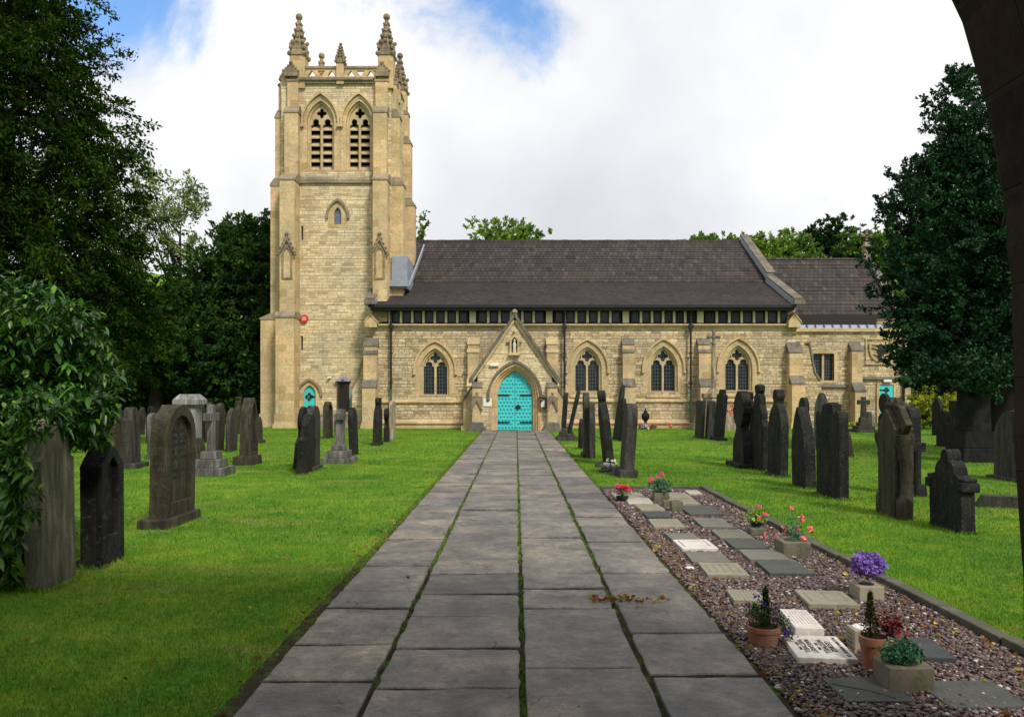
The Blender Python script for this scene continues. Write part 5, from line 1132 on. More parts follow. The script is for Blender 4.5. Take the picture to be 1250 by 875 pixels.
# broken leaning cross by the porch
Yc = gy(538)+.2; rt = empty('grave_monument', (X_(692, Yc), Yc, 0)); tag(rt, 'broken black monument with leaning slab on stepped rock base beside the porch', 'monument')
MB().box(-.42, .42, -.4, .4, -.1, .16, .05, .05).box(-.30, .26, -.3, .3, .16, .34, .05, .05).box(-.2, .18, -.2, .2, .34, .52, .04, .04).build('base', G['dark'], rt, bevel=.03)
a = MB().plate(profile('shoulder', .36, 1.25), [], -.08, .08, 'x').build('upright', G['black'], rt, bevel=.02); a.location = (-.12, 0, .48); a.rotation_euler = (0, R(4), 0)
a = MB().plate(profile('tall_gothic', .5, 1.75), [], -.06, .06, 'x').build('leaning_slab', G['black'], rt, bevel=.02); a.location = (.08, -.05, .30); a.rotation_euler = (0, R(13), 0)
# war memorial cross near the nave wall
Yc = 37.2; rt = empty('memorial_cross', (X_(871, Yc), Yc, 0)); tag(rt, 'very tall slender stone cross on an octagonal stepped base by the nave wall', 'cross')
zt, zs_ = Z_(404.5, Yc), Z_(477, Yc)
MB().lathe([(1.15, 0), (1.15, .3), (.9, .3), (.9, .65), (.52, .65), (.50, zs_-.35), (.56, zs_-.3), (.56, zs_-.12), (.3, zs_-.1), (.16, zs_+.12)], (0, 0, 0), 8, R(22.5)).build('base', G['buff'], rt)
MB().lathe([(.13, zs_), (.095, zt-.62), (.13, zt-.60), (.13, zt-.5), (.07, zt-.48)], (0, 0, 0), 8, R(22.5)).build('shaft', G['buff'], rt)
zz = zt-.28; MB().box(-.05, .05, -.05, .05, zt-.5, zt-.02).box(-.26, .26, -.05, .05, zz-.05, zz+.05).ball((-.26, 0, zz), .075).ball((.26, 0, zz), .075).ball((0, 0, zt), .075).ball((0, 0, zz), .1).build('cross', G['grey'], rt)
# stone trough and urn by the wall
x = X_(895, 37.6); o = MB().box(-.33, .33, -.2, .2, 0, .36).build('stone_block', G['grey'], bevel=.02); o.location = (x, 37.6, 0); tag(o, 'low plain grey stone block at the foot of the rose bush by the nave', 'stone block')
x = X_(788, 38.1); o = MB().lathe([(.12, 0), (.13, .06), (.05, .12), (.06, .18), (.17, .32), (.2, .48), (.15, .58), (.08, .62), (.1, .66), (.04, .72), (.03, .8), (.005, .84)], (0, 0, 0), 14).build('urn', G['black'], smooth='auto'); o.location = (x, 38.1, .16); tag(o, 'black lidded urn standing on the nave plinth between two windows', 'urn')
o2 = MB().box(-.3, .3, -.22, .22, 0, .16).build('stone_block', G['grey'], bevel=.02); o2.location = (x, 38.1, 0); tag(o2, 'small stone slab carrying the black urn by the nave wall', 'stone block')
# rocks and kerb pieces
def rock(x, y, r, label, sz=.6, grp=None):
    m = MB(); m.lathe([(r*.5, -.05), (r, r*.1), (r*.9, r*sz*.6), (r*.45, r*sz), (.005, r*sz*1.05)], (0, 0, 0), 9)
    m.v = [(p[0]*random.uniform(.8, 1.2), p[1]*random.uniform(.8, 1.2), p[2]*random.uniform(.85, 1.15)) for p in m.v]
    o = m.build('rock', G['dark'], bevel=.01); o.location = (x, y, 0); tag(o, label, 'rock', grp)
for px, py, r in ((735, 570, .17), (741, 573, .14), (747, 575, .16), (751, 580, .13), (738, 576, .12)): rock(X_(px, gy(py)), gy(py), r, 'rough dark rock heaped between the two leaning headstones right of the path', grp='rocks between leaning headstones')
rock(X_(98, 7.9), 7.9, .09, 'pale broken stone lying between the two laurel covered headstones', .4)
y0 = gy(620); o = MB().plate([(0, 0), (1.35, 0), (1.20, .17), (.1, .17)], [], -.13, .13).build('kerb_stone', G['dark'], bevel=.015); o.location = (X_(1190, gy(617)), gy(617), 0); o.rotation_euler = (0, 0, R(-22)); tag(o, 'loose dark kerb lying on the grass near the arch', 'kerb')
tv = []
for nm_, (rt, b, w_, h_) in NOZ.items():
    x0, y0 = rt.location.x, rt.location.y; n = int(260 if y0 < 20 else 120)
    s_ = rng.integers(0, 4, n); u = rng.uniform(-.5, .5, n); e = .14+.03*rng.random(n)
    px_ = np.where(s_ < 2, x0+(s_*2-1)*e, x0+u*.24); py_ = np.where(s_ < 2, y0+u*(w_+.1), y0+(s_*2-5)*(w_/2+.03))
    a = rng.uniform(0, 6.28, n); hh = .05*(.4+rng.random(n)); V = np.empty((n, 3, 3)); c = np.stack([px_, py_, np.zeros(n)], 1); d = np.stack([np.cos(a), np.sin(a), 0*a], 1)*.006
    le = rng.normal(size=(n, 3))*.4; le[:, 2] = 1; V[:, 0] = c-d; V[:, 1] = c+d; V[:, 2] = c+le*hh[:, None]; tv.append(V)
V = np.concatenate(tv).reshape(-1, 3); tag(np_mesh('grass_tufts', V, np.arange(len(V)).reshape(-1, 3), L['grass']), 'longer grass tufts left around the feet of the headstones', 'grass', kind='stuff')
# ------------------------------------------------------------------ memorial plaques in the gravel bed
def slab_label(*a): return a
PQ = [ # far left px,  near-left px,py, near-right px, far py, height, material, label
 (730, 752, 608, 790, 601, 'p_buff', 'pale buff plaque behind the red and pink flower pot'),
 (768, 769, 614, 799, 607, 'p_pale', 'pale pinkish plaque right beside the red and pink flower pot'),
 (818, 818, 607, 846, 601, 'p_buff', 'cream plaque behind the square vase with pink flowers'),
 (836, 842, 602, 858, 598, 'p_pale', 'small pale plaque in the far right corner of the gravel bed'),
 (818, 822, 614.5, 856, 608, 'p_buff', 'yellowish plaque at the right of the pink flower vase'),
 (775, 782, 622, 812, 615, 'p_buff', 'green stained buff plaque left of the dark cube vase'),
 (783, 790, 630.5, 821, 624, 'p_slate', 'thin slate plaque with fine lettering below the dark cube vase'),
 (836, 842, 627, 884, 617, 'p_dark', 'wide dark mossy plaque right of the dark cube vase'),
 (794, 800, 642.5, 838, 633, 'p_buff', 'mossy buff plaque half way down the left of the bed'),
 (848, 859, 642.5, 897, 632, 'p_grey', 'grey tablet with raised edge in the middle of the bed'),
 (810, 820, 658, 856, 650, 'p_grey', 'flat grey green plaque just above the white one'),
 (822, 833, 669, 877, 658, 'p_white', 'clean white plaque with two lines of lettering'),
 (870, 881, 656, 921, 646, 'p_grey', 'grey tablet left of the low block vase with pink flowers'),
 (887, 898, 668, 940, 658, 'p_dark', 'dark worn plaque above the grey one in the right column'),
 (838, 847, 685, 894, 673, 'p_grey', 'grey plaque sunk in gravel right above the tan plaque'),
 (903, 917, 682, 966, 670, 'p_grey', 'wide grey green plaque left of the rose block vase'),
 (855, 866, 701, 917, 686, 'p_buff', 'tan plaque with five lines of lettering beside the white perforated lid'),
 (929, 942, 699, 996, 684, 'p_dark', 'dark stone plaque in front of the rose block vase'),
 (891, 898, 732, 937, 719, 'p_buff', 'greenish plaque behind the terracotta pot of violets'),
 (977, 991, 737, 1052, 720, 'p_buff', 'greenish buff plaque with a few bold lines left of the purple flowers'),
 (962, 975, 766, 1010, 743, 'p_white', 'thick white plaque partly hidden by the violet pot'),
 (964, 980, 803, 1052, 775, 'p_white', 'white plaque with bold black lettering between the two terracotta pots'),
 (1113, 1135, 802, 1172, 778, 'p_slate', 'dark slate plaque behind the blue green plant'),
 (1000, 1034, 855, 1118, 826, 'p_dark', 'broken dark slab flush with the gravel left of the blue green plant'),
 (1140, 1160, 862, 1262, 830, 'p_dark', 'large dark slab at the near right corner of the bed'),
]
def textlines(o, lx, ly, z, n, ink, wid, hgt):
    m = MB()
    for i in range(n):
        x = lx*(.35-.72*i/max(1, n-1)) if n > 1 else 0
        y = -ly*.34*random.uniform(.7, 1.0)
        while y < ly*.34:
            l_ = random.uniform(.008, .022); m.box(x-wid/2*random.uniform(.7, 1), x+wid/2*random.uniform(.7, 1), y, min(y+l_, ly*.36), z, z+.0012); y += l_+.010
    m.build('inscription', MT['ink'] if ink else MT['p_grey'], o)
for i, (pxf, pxn, pyn, pxr, pyf, mt, lb) in enumerate(PQ):
    hgt = .055 if 'thick' not in lb else .10
    if 'flush' in lb or 'large dark slab' in lb: hgt = .03
    yn = F*(H-hgt)/(pyn-480); yf = F*(H-hgt)/(pyf-480)
    x0, x1 = X_(pxn, yn), X_(pxr, yn); w_, l_ = x1-x0, yf-yn
    xf = X_(pxf, yf); 
    rz = math.atan2(-(xf-x0), l_)*.5 if abs(xf-x0) < .1 else 0
    m = MB().box(-w_/2, w_/2, -l_/2, l_/2, -.02, hgt)
    o = m.build('memorial_plaque', MT[mt], bevel=.006); o.location = ((x0+x1)/2, (yn+yf)/2, 0); o.rotation_euler = (0, R(random.uniform(-.8, .8)), rz+R(random.uniform(-1.5, 1.5)))
    tag(o, lb, 'plaque')
    if 'broken' in lb: 
        MB().beam((-w_*.45, l_*.2, hgt+.001), (0, -l_*.1, hgt+.001), .012, .003).beam((0, -l_*.1, hgt+.001), (w_*.25, -l_*.42, hgt+.001), .01, .003).build('crack', MT['ink'], o)
    elif 'bold black lettering' in lb:
        lines = [('IN LOVING MEMORY OF', .026, .155), ('GEORGE', .040, .085), ('WESTWELL', .040, .035), ('1921 - 1986', .022, -.003), ('MARGARET', .038, -.052), ('WESTWELL', .038, -.100), ('1924 - 1998', .024, -.135)]
        for tx_, sz, xo in lines:
            cu = bpy.data.curves.new('lettering', 'FONT'); cu.body = tx_; cu.size = sz*1.25; cu.align_x = 'CENTER'; cu.align_y = 'CENTER'; cu.extrude = .0006; cu.offset = .0006
            to = bpy.data.objects.new('tmp', cu); COL.objects.link(to); bpy.context.view_layer.update()
            me = bpy.data.meshes.new_from_object(to.evaluated_get(bpy.context.evaluated_depsgraph_get())); bpy.data.objects.remove(to)
            lo = bpy.data.objects.new('lettering', me); COL.objects.link(lo); me.materials.clear(); me.materials.append(MT['ink']); lo.parent = o
            lo.location = (xo*w_/.40, 0, hgt+.0012); lo.rotation_euler = (0, 0, R(-90)); lo.scale = (min(1.2, l_/.42), 1, 1)
    elif mt in ('p_white', 'p_pale', 'p_buff', 'p_slate') or 'tablet' in lb:
        textlines(o, w_, l_, hgt+.0005, (5 if 'five' in lb else 2 if 'two' in lb else 3 if 'few bold' in lb else 7), mt == 'p_white' and 'two' in lb, w_*(.03 if 'two' in lb else .016), 0)
def cube_vase(px, py, pxr, ptop, mat, label, ratio=1.0, kind='flower_vase', hole_=True):
    y = gy(py); x0, x1 = X_(px, y), X_(pxr, y); w_ = x1-x0; d = w_*ratio; h = Z_(ptop, y)
    rt = empty(kind, ((x0+x1)/2, y+d/2, 0)); tag(rt, label, 'vase')
    b = MB().box(-w_/2, w_/2, -d/2, d/2, -.02, h); b.build('block', MT[mat], rt, bevel=.008)
    if hole_: MB().lathe([(w_*.30, 0), (w_*.30, .004)], (0, 0, h-.001), 14).build('hole', MT['ink'], rt)
    return rt, (x0+x1)/2, y+d/2, h, w_
def perfor(x, y, z, r, label, parent=None):
    m = MB().lathe([(r, 0), (r*.96, .008), (r*.6, .018), (.002, .022)], (0, 0, 0), 20); o = m.build('perforated_lid', MT['white'], parent, smooth='auto'); o.location = (x, y, z)
    h_ = MB()
    for k in range(9): h_.lathe([(r*.09, 0), (r*.09, .003)], (r*.72*math.cos(k*.698), r*.72*math.sin(k*.698), .012), 8)
    for k in range(5): h_.lathe([(r*.09, 0), (r*.09, .003)], (r*.35*math.cos(k*1.257), r*.35*math.sin(k*1.257), .019), 8)
    h_.build('holes', MT['ink'], o)
    if parent is None: tag(o, label, 'lid')
    return o
def pot(px0, px1, py, ptop, mat, label, taper=.72, kind='plant_pot'):
    y = gy(py); x0, x1 = X_(px0, y), X_(px1, y); r = (x1-x0)/2; h = Z_(ptop, y+r)
    rt = empty(kind, ((x0+x1)/2, y+r*taper, 0)); tag(rt, label, 'plant pot')
    MB().lathe([(r*taper, -.01), (r*.97, h*.78), (r*.97, h*.78), (r*1.04, h*.79), (r*1.04, h), (r*.9, h), (r*.86, h*.85)], (0, 0, 0), 26).build('pot', MT[mat], rt, smooth='auto')
    MB().lathe([(r*.88, 0), (r*.88, .01)], (0, 0, h*.88), 18).build('soil', MT['bedsoil'], rt)
    return rt, (x0+x1)/2, y+r*taper, h, r
def ballpts(n, c, r, shell=.5):
    d = rng.normal(size=(n, 3)); d /= np.linalg.norm(d, axis=1)[:, None]; return np.array(c)+d*np.array(r)*(rng.random(n)[:, None]**shell)
def flowers(name, x, y, z, r, leafmat, petmat, nh, label, cat='flowers', head=.025, nl=260, leafs=.035, stems=True, squash=.7, hpts=None, pet2=None):
    rt = empty(name, (x, y, z)); tag(rt, label, cat)
    if stems:
        s = MB()
        for i in range(12):
            a = random.uniform(0, 6.28); q = random.random()*r*.7; s.tube([(0, 0, -.02), (q*.4*math.cos(a), q*.4*math.sin(a), r*.4), (q*math.cos(a), q*math.sin(a), r*.9)], .003, 4)
        s.build('stems', L['sprig'], rt)
    leaves('leaves', ballpts(nl, (0, 0, r*.55), (r, r, r*squash*.8)), leafs, leafmat, rt, .45)
    hp = hpts if hpts is not None else ballpts(nh, (0, 0, r*.85), (r*.95, r*.95, r*squash), .2)
    hp = np.array([p for p in hp if p[2] > r*.3] or hp)
    allp = []; al2 = []
    for i, p in enumerate(hp):
        (al2 if pet2 is not None and i % 3 == 0 else allp).append(p+rng.normal(size=(26, 3))*head*.38)
    leaves('blooms', np.concatenate(allp), head*.8, petmat, rt, .85, fold=.3)
    if al2: leaves('blooms', np.concatenate(al2), head*.8, pet2, rt, .85, fold=.3)
    return rt
# vases and their flowers, far to near
y = gy(614); x = X_(760, y); rt, px_, py_, h_, r_ = pot(753, 768, 614, 605, 'blackpot', 'small black pot of red and pink flowers at the path corner of the bed', .85)
flowers('potted_flowers', px_, py_, h_, .12, L['teal'], L['pink'], 22, 'red and bright pink blooms filling the black pot at the far end', head=.03, nl=160, squash=.6, pet2=L['redp'])
rt, x, y, h, w_ = cube_vase(799, 614, 817, 601.5, 'concrete', 'square stone vase with pink flowers at the far end of the bed')
flowers('pink_flowers', x, y, h, .19, L['teal'], L['pink'], 11, 'pink blooms with blue green leaves in the far square vase', head=.032, nl=420, leafs=.05)
cube_vase(820, 627, 834, 612, 'concrete', 'empty dark cube vase standing on a plaque in the bed')
cube_vase(810, 620, 818, 611, 'concrete', 'low plain stone block beside the empty dark cube vase', hole_=False)
rt, x, y, h, w_ = cube_vase(917, 655, 935, 645, 'concrete', 'low block vase with small black pot at the kerb')
rt2, px_, py_, h2, r_ = pot(918, 931, 652, 640, 'blackpot', 'tiny black pot of pink flowers near the kerb', .8); rt2.location.z = h*.4; 
flowers('pink_flowers', x, y, h+.06, .13, L['bright'], L['pink'], 8, 'small bunch of pale pink flowers in the tiny black pot by the kerb', head=.022, nl=150, leafs=.045)
rt, x, y, h, w_ = cube_vase(956, 682, 990, 662, 'concrete', 'square stone block vase with artificial roses by the kerb')
rr = empty('artificial_roses', (x, y, h)); tag(rr, 'few pink and white roses on stems in the square block vase by the kerb', 'flowers')
s = MB(); hp = [(.10, 0, .23), (-.07, .02, .12), (.17, -.03, .12), (.09, -.07, .03), (.05, .05, .12), (.0, 0, .33)]
for p in hp: s.tube([(0, 0, 0), (p[0]*.4, p[1]*.4, p[2]*.6), p], .004, 5)
s.build('stems', L['teal'], rr); leaves('blooms', np.concatenate([np.array(p)+rng.normal(size=(34, 3))*.010 for p in hp]), .024, L['rose'], rr, .9, fold=.3)
leaves('leaves', np.concatenate([np.array(p)*.6+rng.normal(size=(9, 3))*.03 for p in hp]), .05, L['teal'], rr, .5)
y = gy(663); rr = empty('artificial_roses', (X_(940, y), y, .03)); tag(rr, 'two pink roses lying on the gravel behind the square block vase', 'flowers')
leaves('blooms', np.concatenate([np.array(p)+rng.normal(size=(34, 3))*.010 for p in ((-.05, .02, .05), (.05, -.1, .03))]), .024, L['rose'], rr, .9, fold=.3); MB().tube([(-.05, .02, .05), (.0, .15, .02)], .004, 5).tube([(.05, -.1, .03), (.1, .08, .02)], .004, 5).build('stems', L['teal'], rr)
perfor(X_(842, gy(696)), gy(696), .02, .045, 'round white perforated lid lying on the gravel beside the tan plaque')
# purple flowers on pale block
rt, x, y, h, w_ = cube_vase(1049, 736, 1080, 716, 'palevase', 'pale square vase block holding the purple flowers')
flowers('purple_flowers', x+.01, y, h+.05, .125, L['teal'], L['purple'], 110, 'round bunch of purple flowers in the pale block vase', head=.03, nl=120, leafs=.04, squash=.7)
# pale cube vase with writing
rt, x, y, h, w_ = cube_vase(1043, 797, 1070, 769, 'palevase', 'small pale cube vase with white perforated lid behind the tall terracotta pot', .95, hole_=False)
m = MB()
for i in range(3): m.box(-w_/2-.0015, -w_/2+.001, -w_*.3, w_*.3, h*.72-i*h*.18, h*.76-i*h*.18)
m.build('inscription', MT['ink'], rt); perfor(0, 0, h, w_*.40, '', rt)
# terracotta pot of violets
rt, x, y, h, r_ = pot(917, 957, 793, 762, 'terracotta', 'terracotta pot of violets and a small conifer at the path side', .82)
rr = empty('violet_plant', (x, y, h)); tag(rr, 'straggly violet plant with tiny purple flowers in the left terracotta pot', 'plant')
leaves('leaves', np.concatenate([ballpts(500, (-.02, 0, .07), (.12, .10, .09)), ballpts(160, (.11, -.04, .02), (.07, .06, .08)), ballpts(90, (.15, -.06, -.05), (.05, .04, .05))]), .022, L['sprig'], rr, .4, droop=-.4)
s = MB()
for i in range(22): a = random.uniform(0, 6.28); q = random.uniform(.03, .14); s.tube([(0, 0, -.02), (q*.5*math.cos(a), q*.5*math.sin(a), .07), (q*math.cos(a), q*math.sin(a), random.uniform(.03, .2))], .0018, 4)
s.build('stems', L['sprig'], rr); leaves('blooms', np.concatenate([np.array(p)+rng.normal(size=(9, 3))*.008 for p in ((-.06, -.02, .20), (-.10, 0, .14), (.05, -.08, .08), (.13, -.08, -.04), (.11, -.1, -.01), (.16, -.06, .0), (-.02, -.05, .17), (.08, -.02, .12))]), .018, L['violet'], rr, .9)
rr = empty('dwarf_conifer', (x+.02, y+.02, h)); tag(rr, 'narrow upright dark green dwarf conifer in the left terracotta pot', 'plant')
zz_ = rng.random(600)*.25; aa = rng.uniform(0, 6.28, 600); q = (.045*(1-zz_/.27))*rng.random(600)**.4
leaves('foliage', np.stack([q*np.cos(aa), q*np.sin(aa), zz_-.01], 1), .02, L['dark2'], rr, .4, axis=np.array([0, 0, 1.]))
# tall terracotta pot with bronze conifer and wine red plant
rt, x, y, h, r_ = pot(1055, 1089, 823, 774, 'terracotta', 'tall terracotta pot with bronze conifer and wine red leaves', .68)
rr = empty('dwarf_conifer', (x-.01, y+.03, h)); tag(rr, 'upright bronze green dwarf conifer in the tall terracotta pot', 'plant')
zz_ = rng.random(900)*.27; aa = rng.uniform(0, 6.28, 900); q = (.055*(1-zz_/.30))*rng.random(900)**.4
leaves('foliage', np.stack([q*np.cos(aa), q*np.sin(aa), zz_-.02], 1), .018, L['brown'], rr, .4, axis=np.array([0, 0, 1.])); MB().tube([(0, 0, -.03), (0, 0, .24)], .006, 5).build('stem', MT['bark'], rr)
rr = empty('wine_red_plant', (x+.05, y-.01, h)); tag(rr, 'leafy wine red plant spilling from the tall terracotta pot', 'plant')
leaves('leaves', np.concatenate([ballpts(110, (.05, .02, .08), (.09, .07, .09)), ballpts(60, (.10, .03, .0), (.08, .07, .06))]), .032, L['wine'], rr, .8, fold=.1)
s = MB(); 
for i in range(10): a = random.uniform(-1, 1); s.tube([(0, 0, -.03), (.05, .03*a, .05), (.1, .08*a, random.uniform(.0, .14))], .002, 4)
s.build('stems', L['wine'], rr)
leaves('trailing_leaves', ballpts(130, (.12, -.04, -.06), (.07, .05, .06)), .022, L['sprig'], rr, .7)
# blue green plant in block vase, nearest
rt, x, y, h, w_ = cube_vase(1085, 848, 1141, 815, 'concrete', 'mossy square stone block vase with the blue green plant nearest the camera', .8)
rr = empty('blue_green_plant', (x-.01, y, h)); tag(rr, 'bushy blue green leafy plant in the nearest block vase', 'plant')
leaves('leaves', ballpts(900, (0, 0, .055), (.125, .10, .07), .45), .024, L['teal'], rr, .6)
s = MB()
for i in range(16): a = random.uniform(0, 6.28); q = random.uniform(.03, .11); s.tube([(0, 0, -.02), (q*math.cos(a), q*math.sin(a), random.uniform(.03, .1))], .002, 4)
s.build('stems', L['sprig'], rr)
# small flowers by the church wall and rose bush
flowers('potted_flowers', X_(787.5, 37.4), 37.4, .0, .16, L['mid'], L['whitep'], 8, 'white flowers on the grass below the black urn', head=.08, nl=60, leafs=.07)
flowers('potted_flowers', X_(796, 37.5), 37.5, .0, .22, L['mid'], L['rose'], 7, 'pink flowers right of the white ones by the nave wall', head=.07, nl=60, leafs=.07)
flowers('potted_flowers', X_(819, 37.5), 37.5, .05, .2, L['mid'], L['rose'], 3, 'sparse pink stems by the nave wall right of the urn', head=.06, nl=50, leafs=.06)
flowers('rose_bush', X_(895, 37.9), 37.9, .3, .50, L['mid'], L['rose'], 14, 'green rose bush with a few pink roses against the nave wall', 'shrub', head=.08, nl=700, leafs=.07, squash=1.2)
rr = flowers('heather_clump', X_(746, 17.6), 17.6, 0, .16, L['mid'], L['whitep'], 14, 'low clump of white flowers among the rocks by the leaning headstones', head=.03, nl=160, leafs=.05)
# daffodil-like strip in front of the vestry is left as low bedding
bd_ = np.concatenate([sc(260, X_(985, 40.5), X_(1068, 40.5), 40.4, 41.1, .1), sc(120, X_(1010, 40), X_(1068, 40), 39.9, 40.5, .06)]); bd_[:, 2] += rng.random(len(bd_))*.1
tag(leaves('bedding_plants', bd_, .13, L['gold'], aspect=.4, droop=-.6), 'low yellow green bedding plants along the vestry wall', 'plants', kind='stuff')
# ------------------------------------------------------------------ trees and shrubs
def tree(name, label, base, tr, th, blobs, ncl, nl, size, mat, crad, droop=0, seed=1, limbs=9, cat='tree', group=None, flat=.0, aspect=.5, ell=(1, 1, .7), shell=.4, bark='bark', trunk=True, rough=.5):
    global rng
    rng = np.random.default_rng(seed); rnd = random.Random(seed)
    rt = empty(name, base); tag(rt, label, cat, group)
    vol = np.array([b[3]*b[4]*b[5] for b in blobs])**.67; vol /= vol.sum(); C = []
    for b, f in zip(blobs, vol):
        n = max(4, int(ncl*f)); d = rng.normal(size=(n, 3)); d /= np.linalg.norm(d, axis=1)[:, None]
        k = rng.random(n)**shell
        nn = np.array([1-rough*.5+rough*(noise.noise(Vector((x*2.1+seed, y*2.1, z*2.1)))+.5) for x, y, z in d])
        C.append(np.array(b[:3])+d*np.array(b[3:6])*(k*nn)[:, None])
    C = np.concatenate(C)
    out = C-np.array(base); out[:, 2] *= .25; out /= np.linalg.norm(out, axis=1)[:, None]+1e-6
    ax = out*.8+rng.normal(size=C.shape)*.55; ax[:, 2] += rng.normal(size=len(C))*.2-.45*droop; ax /= np.linalg.norm(ax, axis=1)[:, None]
    Ls = crad*rng.uniform(1.4, 3.4, len(C)); t = rng.random((len(C), nl))**.85
    lat = np.clip(rng.normal(size=(len(C), nl, 3)), -1.9, 1.9)*np.array(ell)*crad*.42*(1-.55*t[:, :, None])
    Pn = (C[:, None, :]+ax[:, None, :]*((t-.35)*Ls[:, None])[:, :, None]+lat); Pn[:, :, 2] -= droop*t*t*Ls[:, None]*.35
    AX = np.repeat(ax[:, None, :], nl, 1).reshape(-1, 3); Pn = Pn.reshape(-1, 3)
    ok_ = Pn[:, 2]-base[2] > .06; Pn = Pn[ok_]; AX = AX[ok_]
    leaves('crown', Pn, size, L[mat], rt, aspect, droop*.5, flat, axis=AX*.8, off=base)
    if trunk:
        t = MB(); lean = rnd.uniform(-.3, .3)
        pts = [(0, 0, -.2), (0, 0, .3), (lean*.3, 0, th*.4), (lean, .1, th)]
        t.tube(pts, [tr*1.35, tr, tr*.8, tr*.4], 12)
        for i in range(limbs):
            c = C[rnd.randrange(len(C))]-np.array(base); f = rnd.uniform(.25, .95); s0 = Vector((lean*f, 0, th*f)); e = Vector(c)
            if e.z < s0.z*.6: continue
            md_ = s0.lerp(e, .5)+Vector((rnd.uniform(-.3, .3), rnd.uniform(-.3, .3), rnd.uniform(0, .5)))
            t.tube([s0, md_, e], [tr*.38, tr*.2, tr*.05], 6)
            for q in range(3):
                e2 = md_.lerp(e, rnd.random())+Vector((rnd.uniform(-1, 1), rnd.uniform(-1, 1), rnd.uniform(-.2, 1)))*crad*2; t.tube([md_.lerp(e, .3), e2], [tr*.1, tr*.02], 4)
        t.build('trunk', MT[bark], rt, smooth=True)
    return rt
def B(px, py, Y, rx, ry, rz): x, z = P(px, py, Y); return (x, Y, z, rx, ry, rz)
# big dark tree on the left
Yt = 24
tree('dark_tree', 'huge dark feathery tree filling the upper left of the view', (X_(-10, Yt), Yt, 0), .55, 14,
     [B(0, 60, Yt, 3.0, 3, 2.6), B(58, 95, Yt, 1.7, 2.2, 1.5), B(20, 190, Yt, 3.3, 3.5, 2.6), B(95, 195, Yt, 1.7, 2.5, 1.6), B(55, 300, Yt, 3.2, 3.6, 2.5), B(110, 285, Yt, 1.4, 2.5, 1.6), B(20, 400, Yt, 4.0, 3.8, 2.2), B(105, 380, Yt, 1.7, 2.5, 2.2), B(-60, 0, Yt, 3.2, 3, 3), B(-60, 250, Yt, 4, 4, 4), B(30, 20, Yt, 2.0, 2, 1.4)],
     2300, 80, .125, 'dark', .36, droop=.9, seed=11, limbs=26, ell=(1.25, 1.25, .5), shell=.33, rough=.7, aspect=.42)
tree('pale_tree', 'thin pale green tree with open twiggy crown behind the big dark tree', (X_(222, 50), 50, 1.2), .16, 10.5, [B(222, 255, 50, 1.7, 1.5, 1.6), B(195, 270, 50, 1.5, 1.5, 1.9), B(240, 240, 50, 1.2, 1, 1.0), B(185, 215, 50, 1.0, 1, 1.4), B(165, 250, 50, 1.3, 1, 2), B(215, 300, 50, 2, 1.5, 1.4)], 210, 34, .19, 'pale', .42, seed=4, limbs=22, shell=.5, rough=.9)
tree('broadleaf_tree', 'dense rounded green tree left of the tower', (X_(275, 46), 46, 0), .4, 7.5, [B(300, 325, 46, 2.1, 2.2, 2.6), B(265, 350, 46, 2.2, 2.4, 2.0), B(318, 285, 47, 1.4, 1.8, 1.2), B(285, 290, 46.5, 1.3, 1.5, .9), B(235, 380, 45.5, 2.4, 2.4, 2.2), B(300, 420, 46, 2.6, 2.6, 2.4), B(330, 370, 47, 2, 2, 3)], 900, 60, .22, 'mdark', .34, seed=21, limbs=12, flat=.3)
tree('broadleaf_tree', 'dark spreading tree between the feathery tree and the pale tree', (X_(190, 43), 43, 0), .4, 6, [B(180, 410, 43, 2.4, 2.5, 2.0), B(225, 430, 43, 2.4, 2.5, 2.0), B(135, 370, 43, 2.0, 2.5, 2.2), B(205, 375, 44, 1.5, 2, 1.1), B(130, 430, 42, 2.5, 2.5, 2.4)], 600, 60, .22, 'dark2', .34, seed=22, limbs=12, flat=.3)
def thicket(name, label, x0, x1, y0, y1, h, n, size, mat, seed):
    r2 = np.random.default_rng(seed); C = np.stack([r2.uniform(x0, x1, n), r2.uniform(y0, y1, n), r2.random(n)*h], 1)
    C[:, 2] *= .75+.35*np.sin(C[:, 0]*1.3+seed)*np.cos(C[:, 0]*.47)
    C[:, 2] = np.abs(C[:, 2])+.1
    tag(leaves(name, C, size, L[mat], aspect=.6), label, 'undergrowth', kind='stuff')
thicket('undergrowth', 'dark woodland undergrowth left of the tower', -30, -11.2, 43, 53, 4.4, 26000, .3, 'dark2', 3)
thicket('undergrowth', 'dark hedge like growth behind the churchyard at the right', 20, 40, 42, 50, 4.4, 16000, .3, 'dark2', 5)
tag(MB().box(-45, -10.5, 54, 55, 0, 6.0).build('wood_bank', MT['soil'], None), kind='structure')
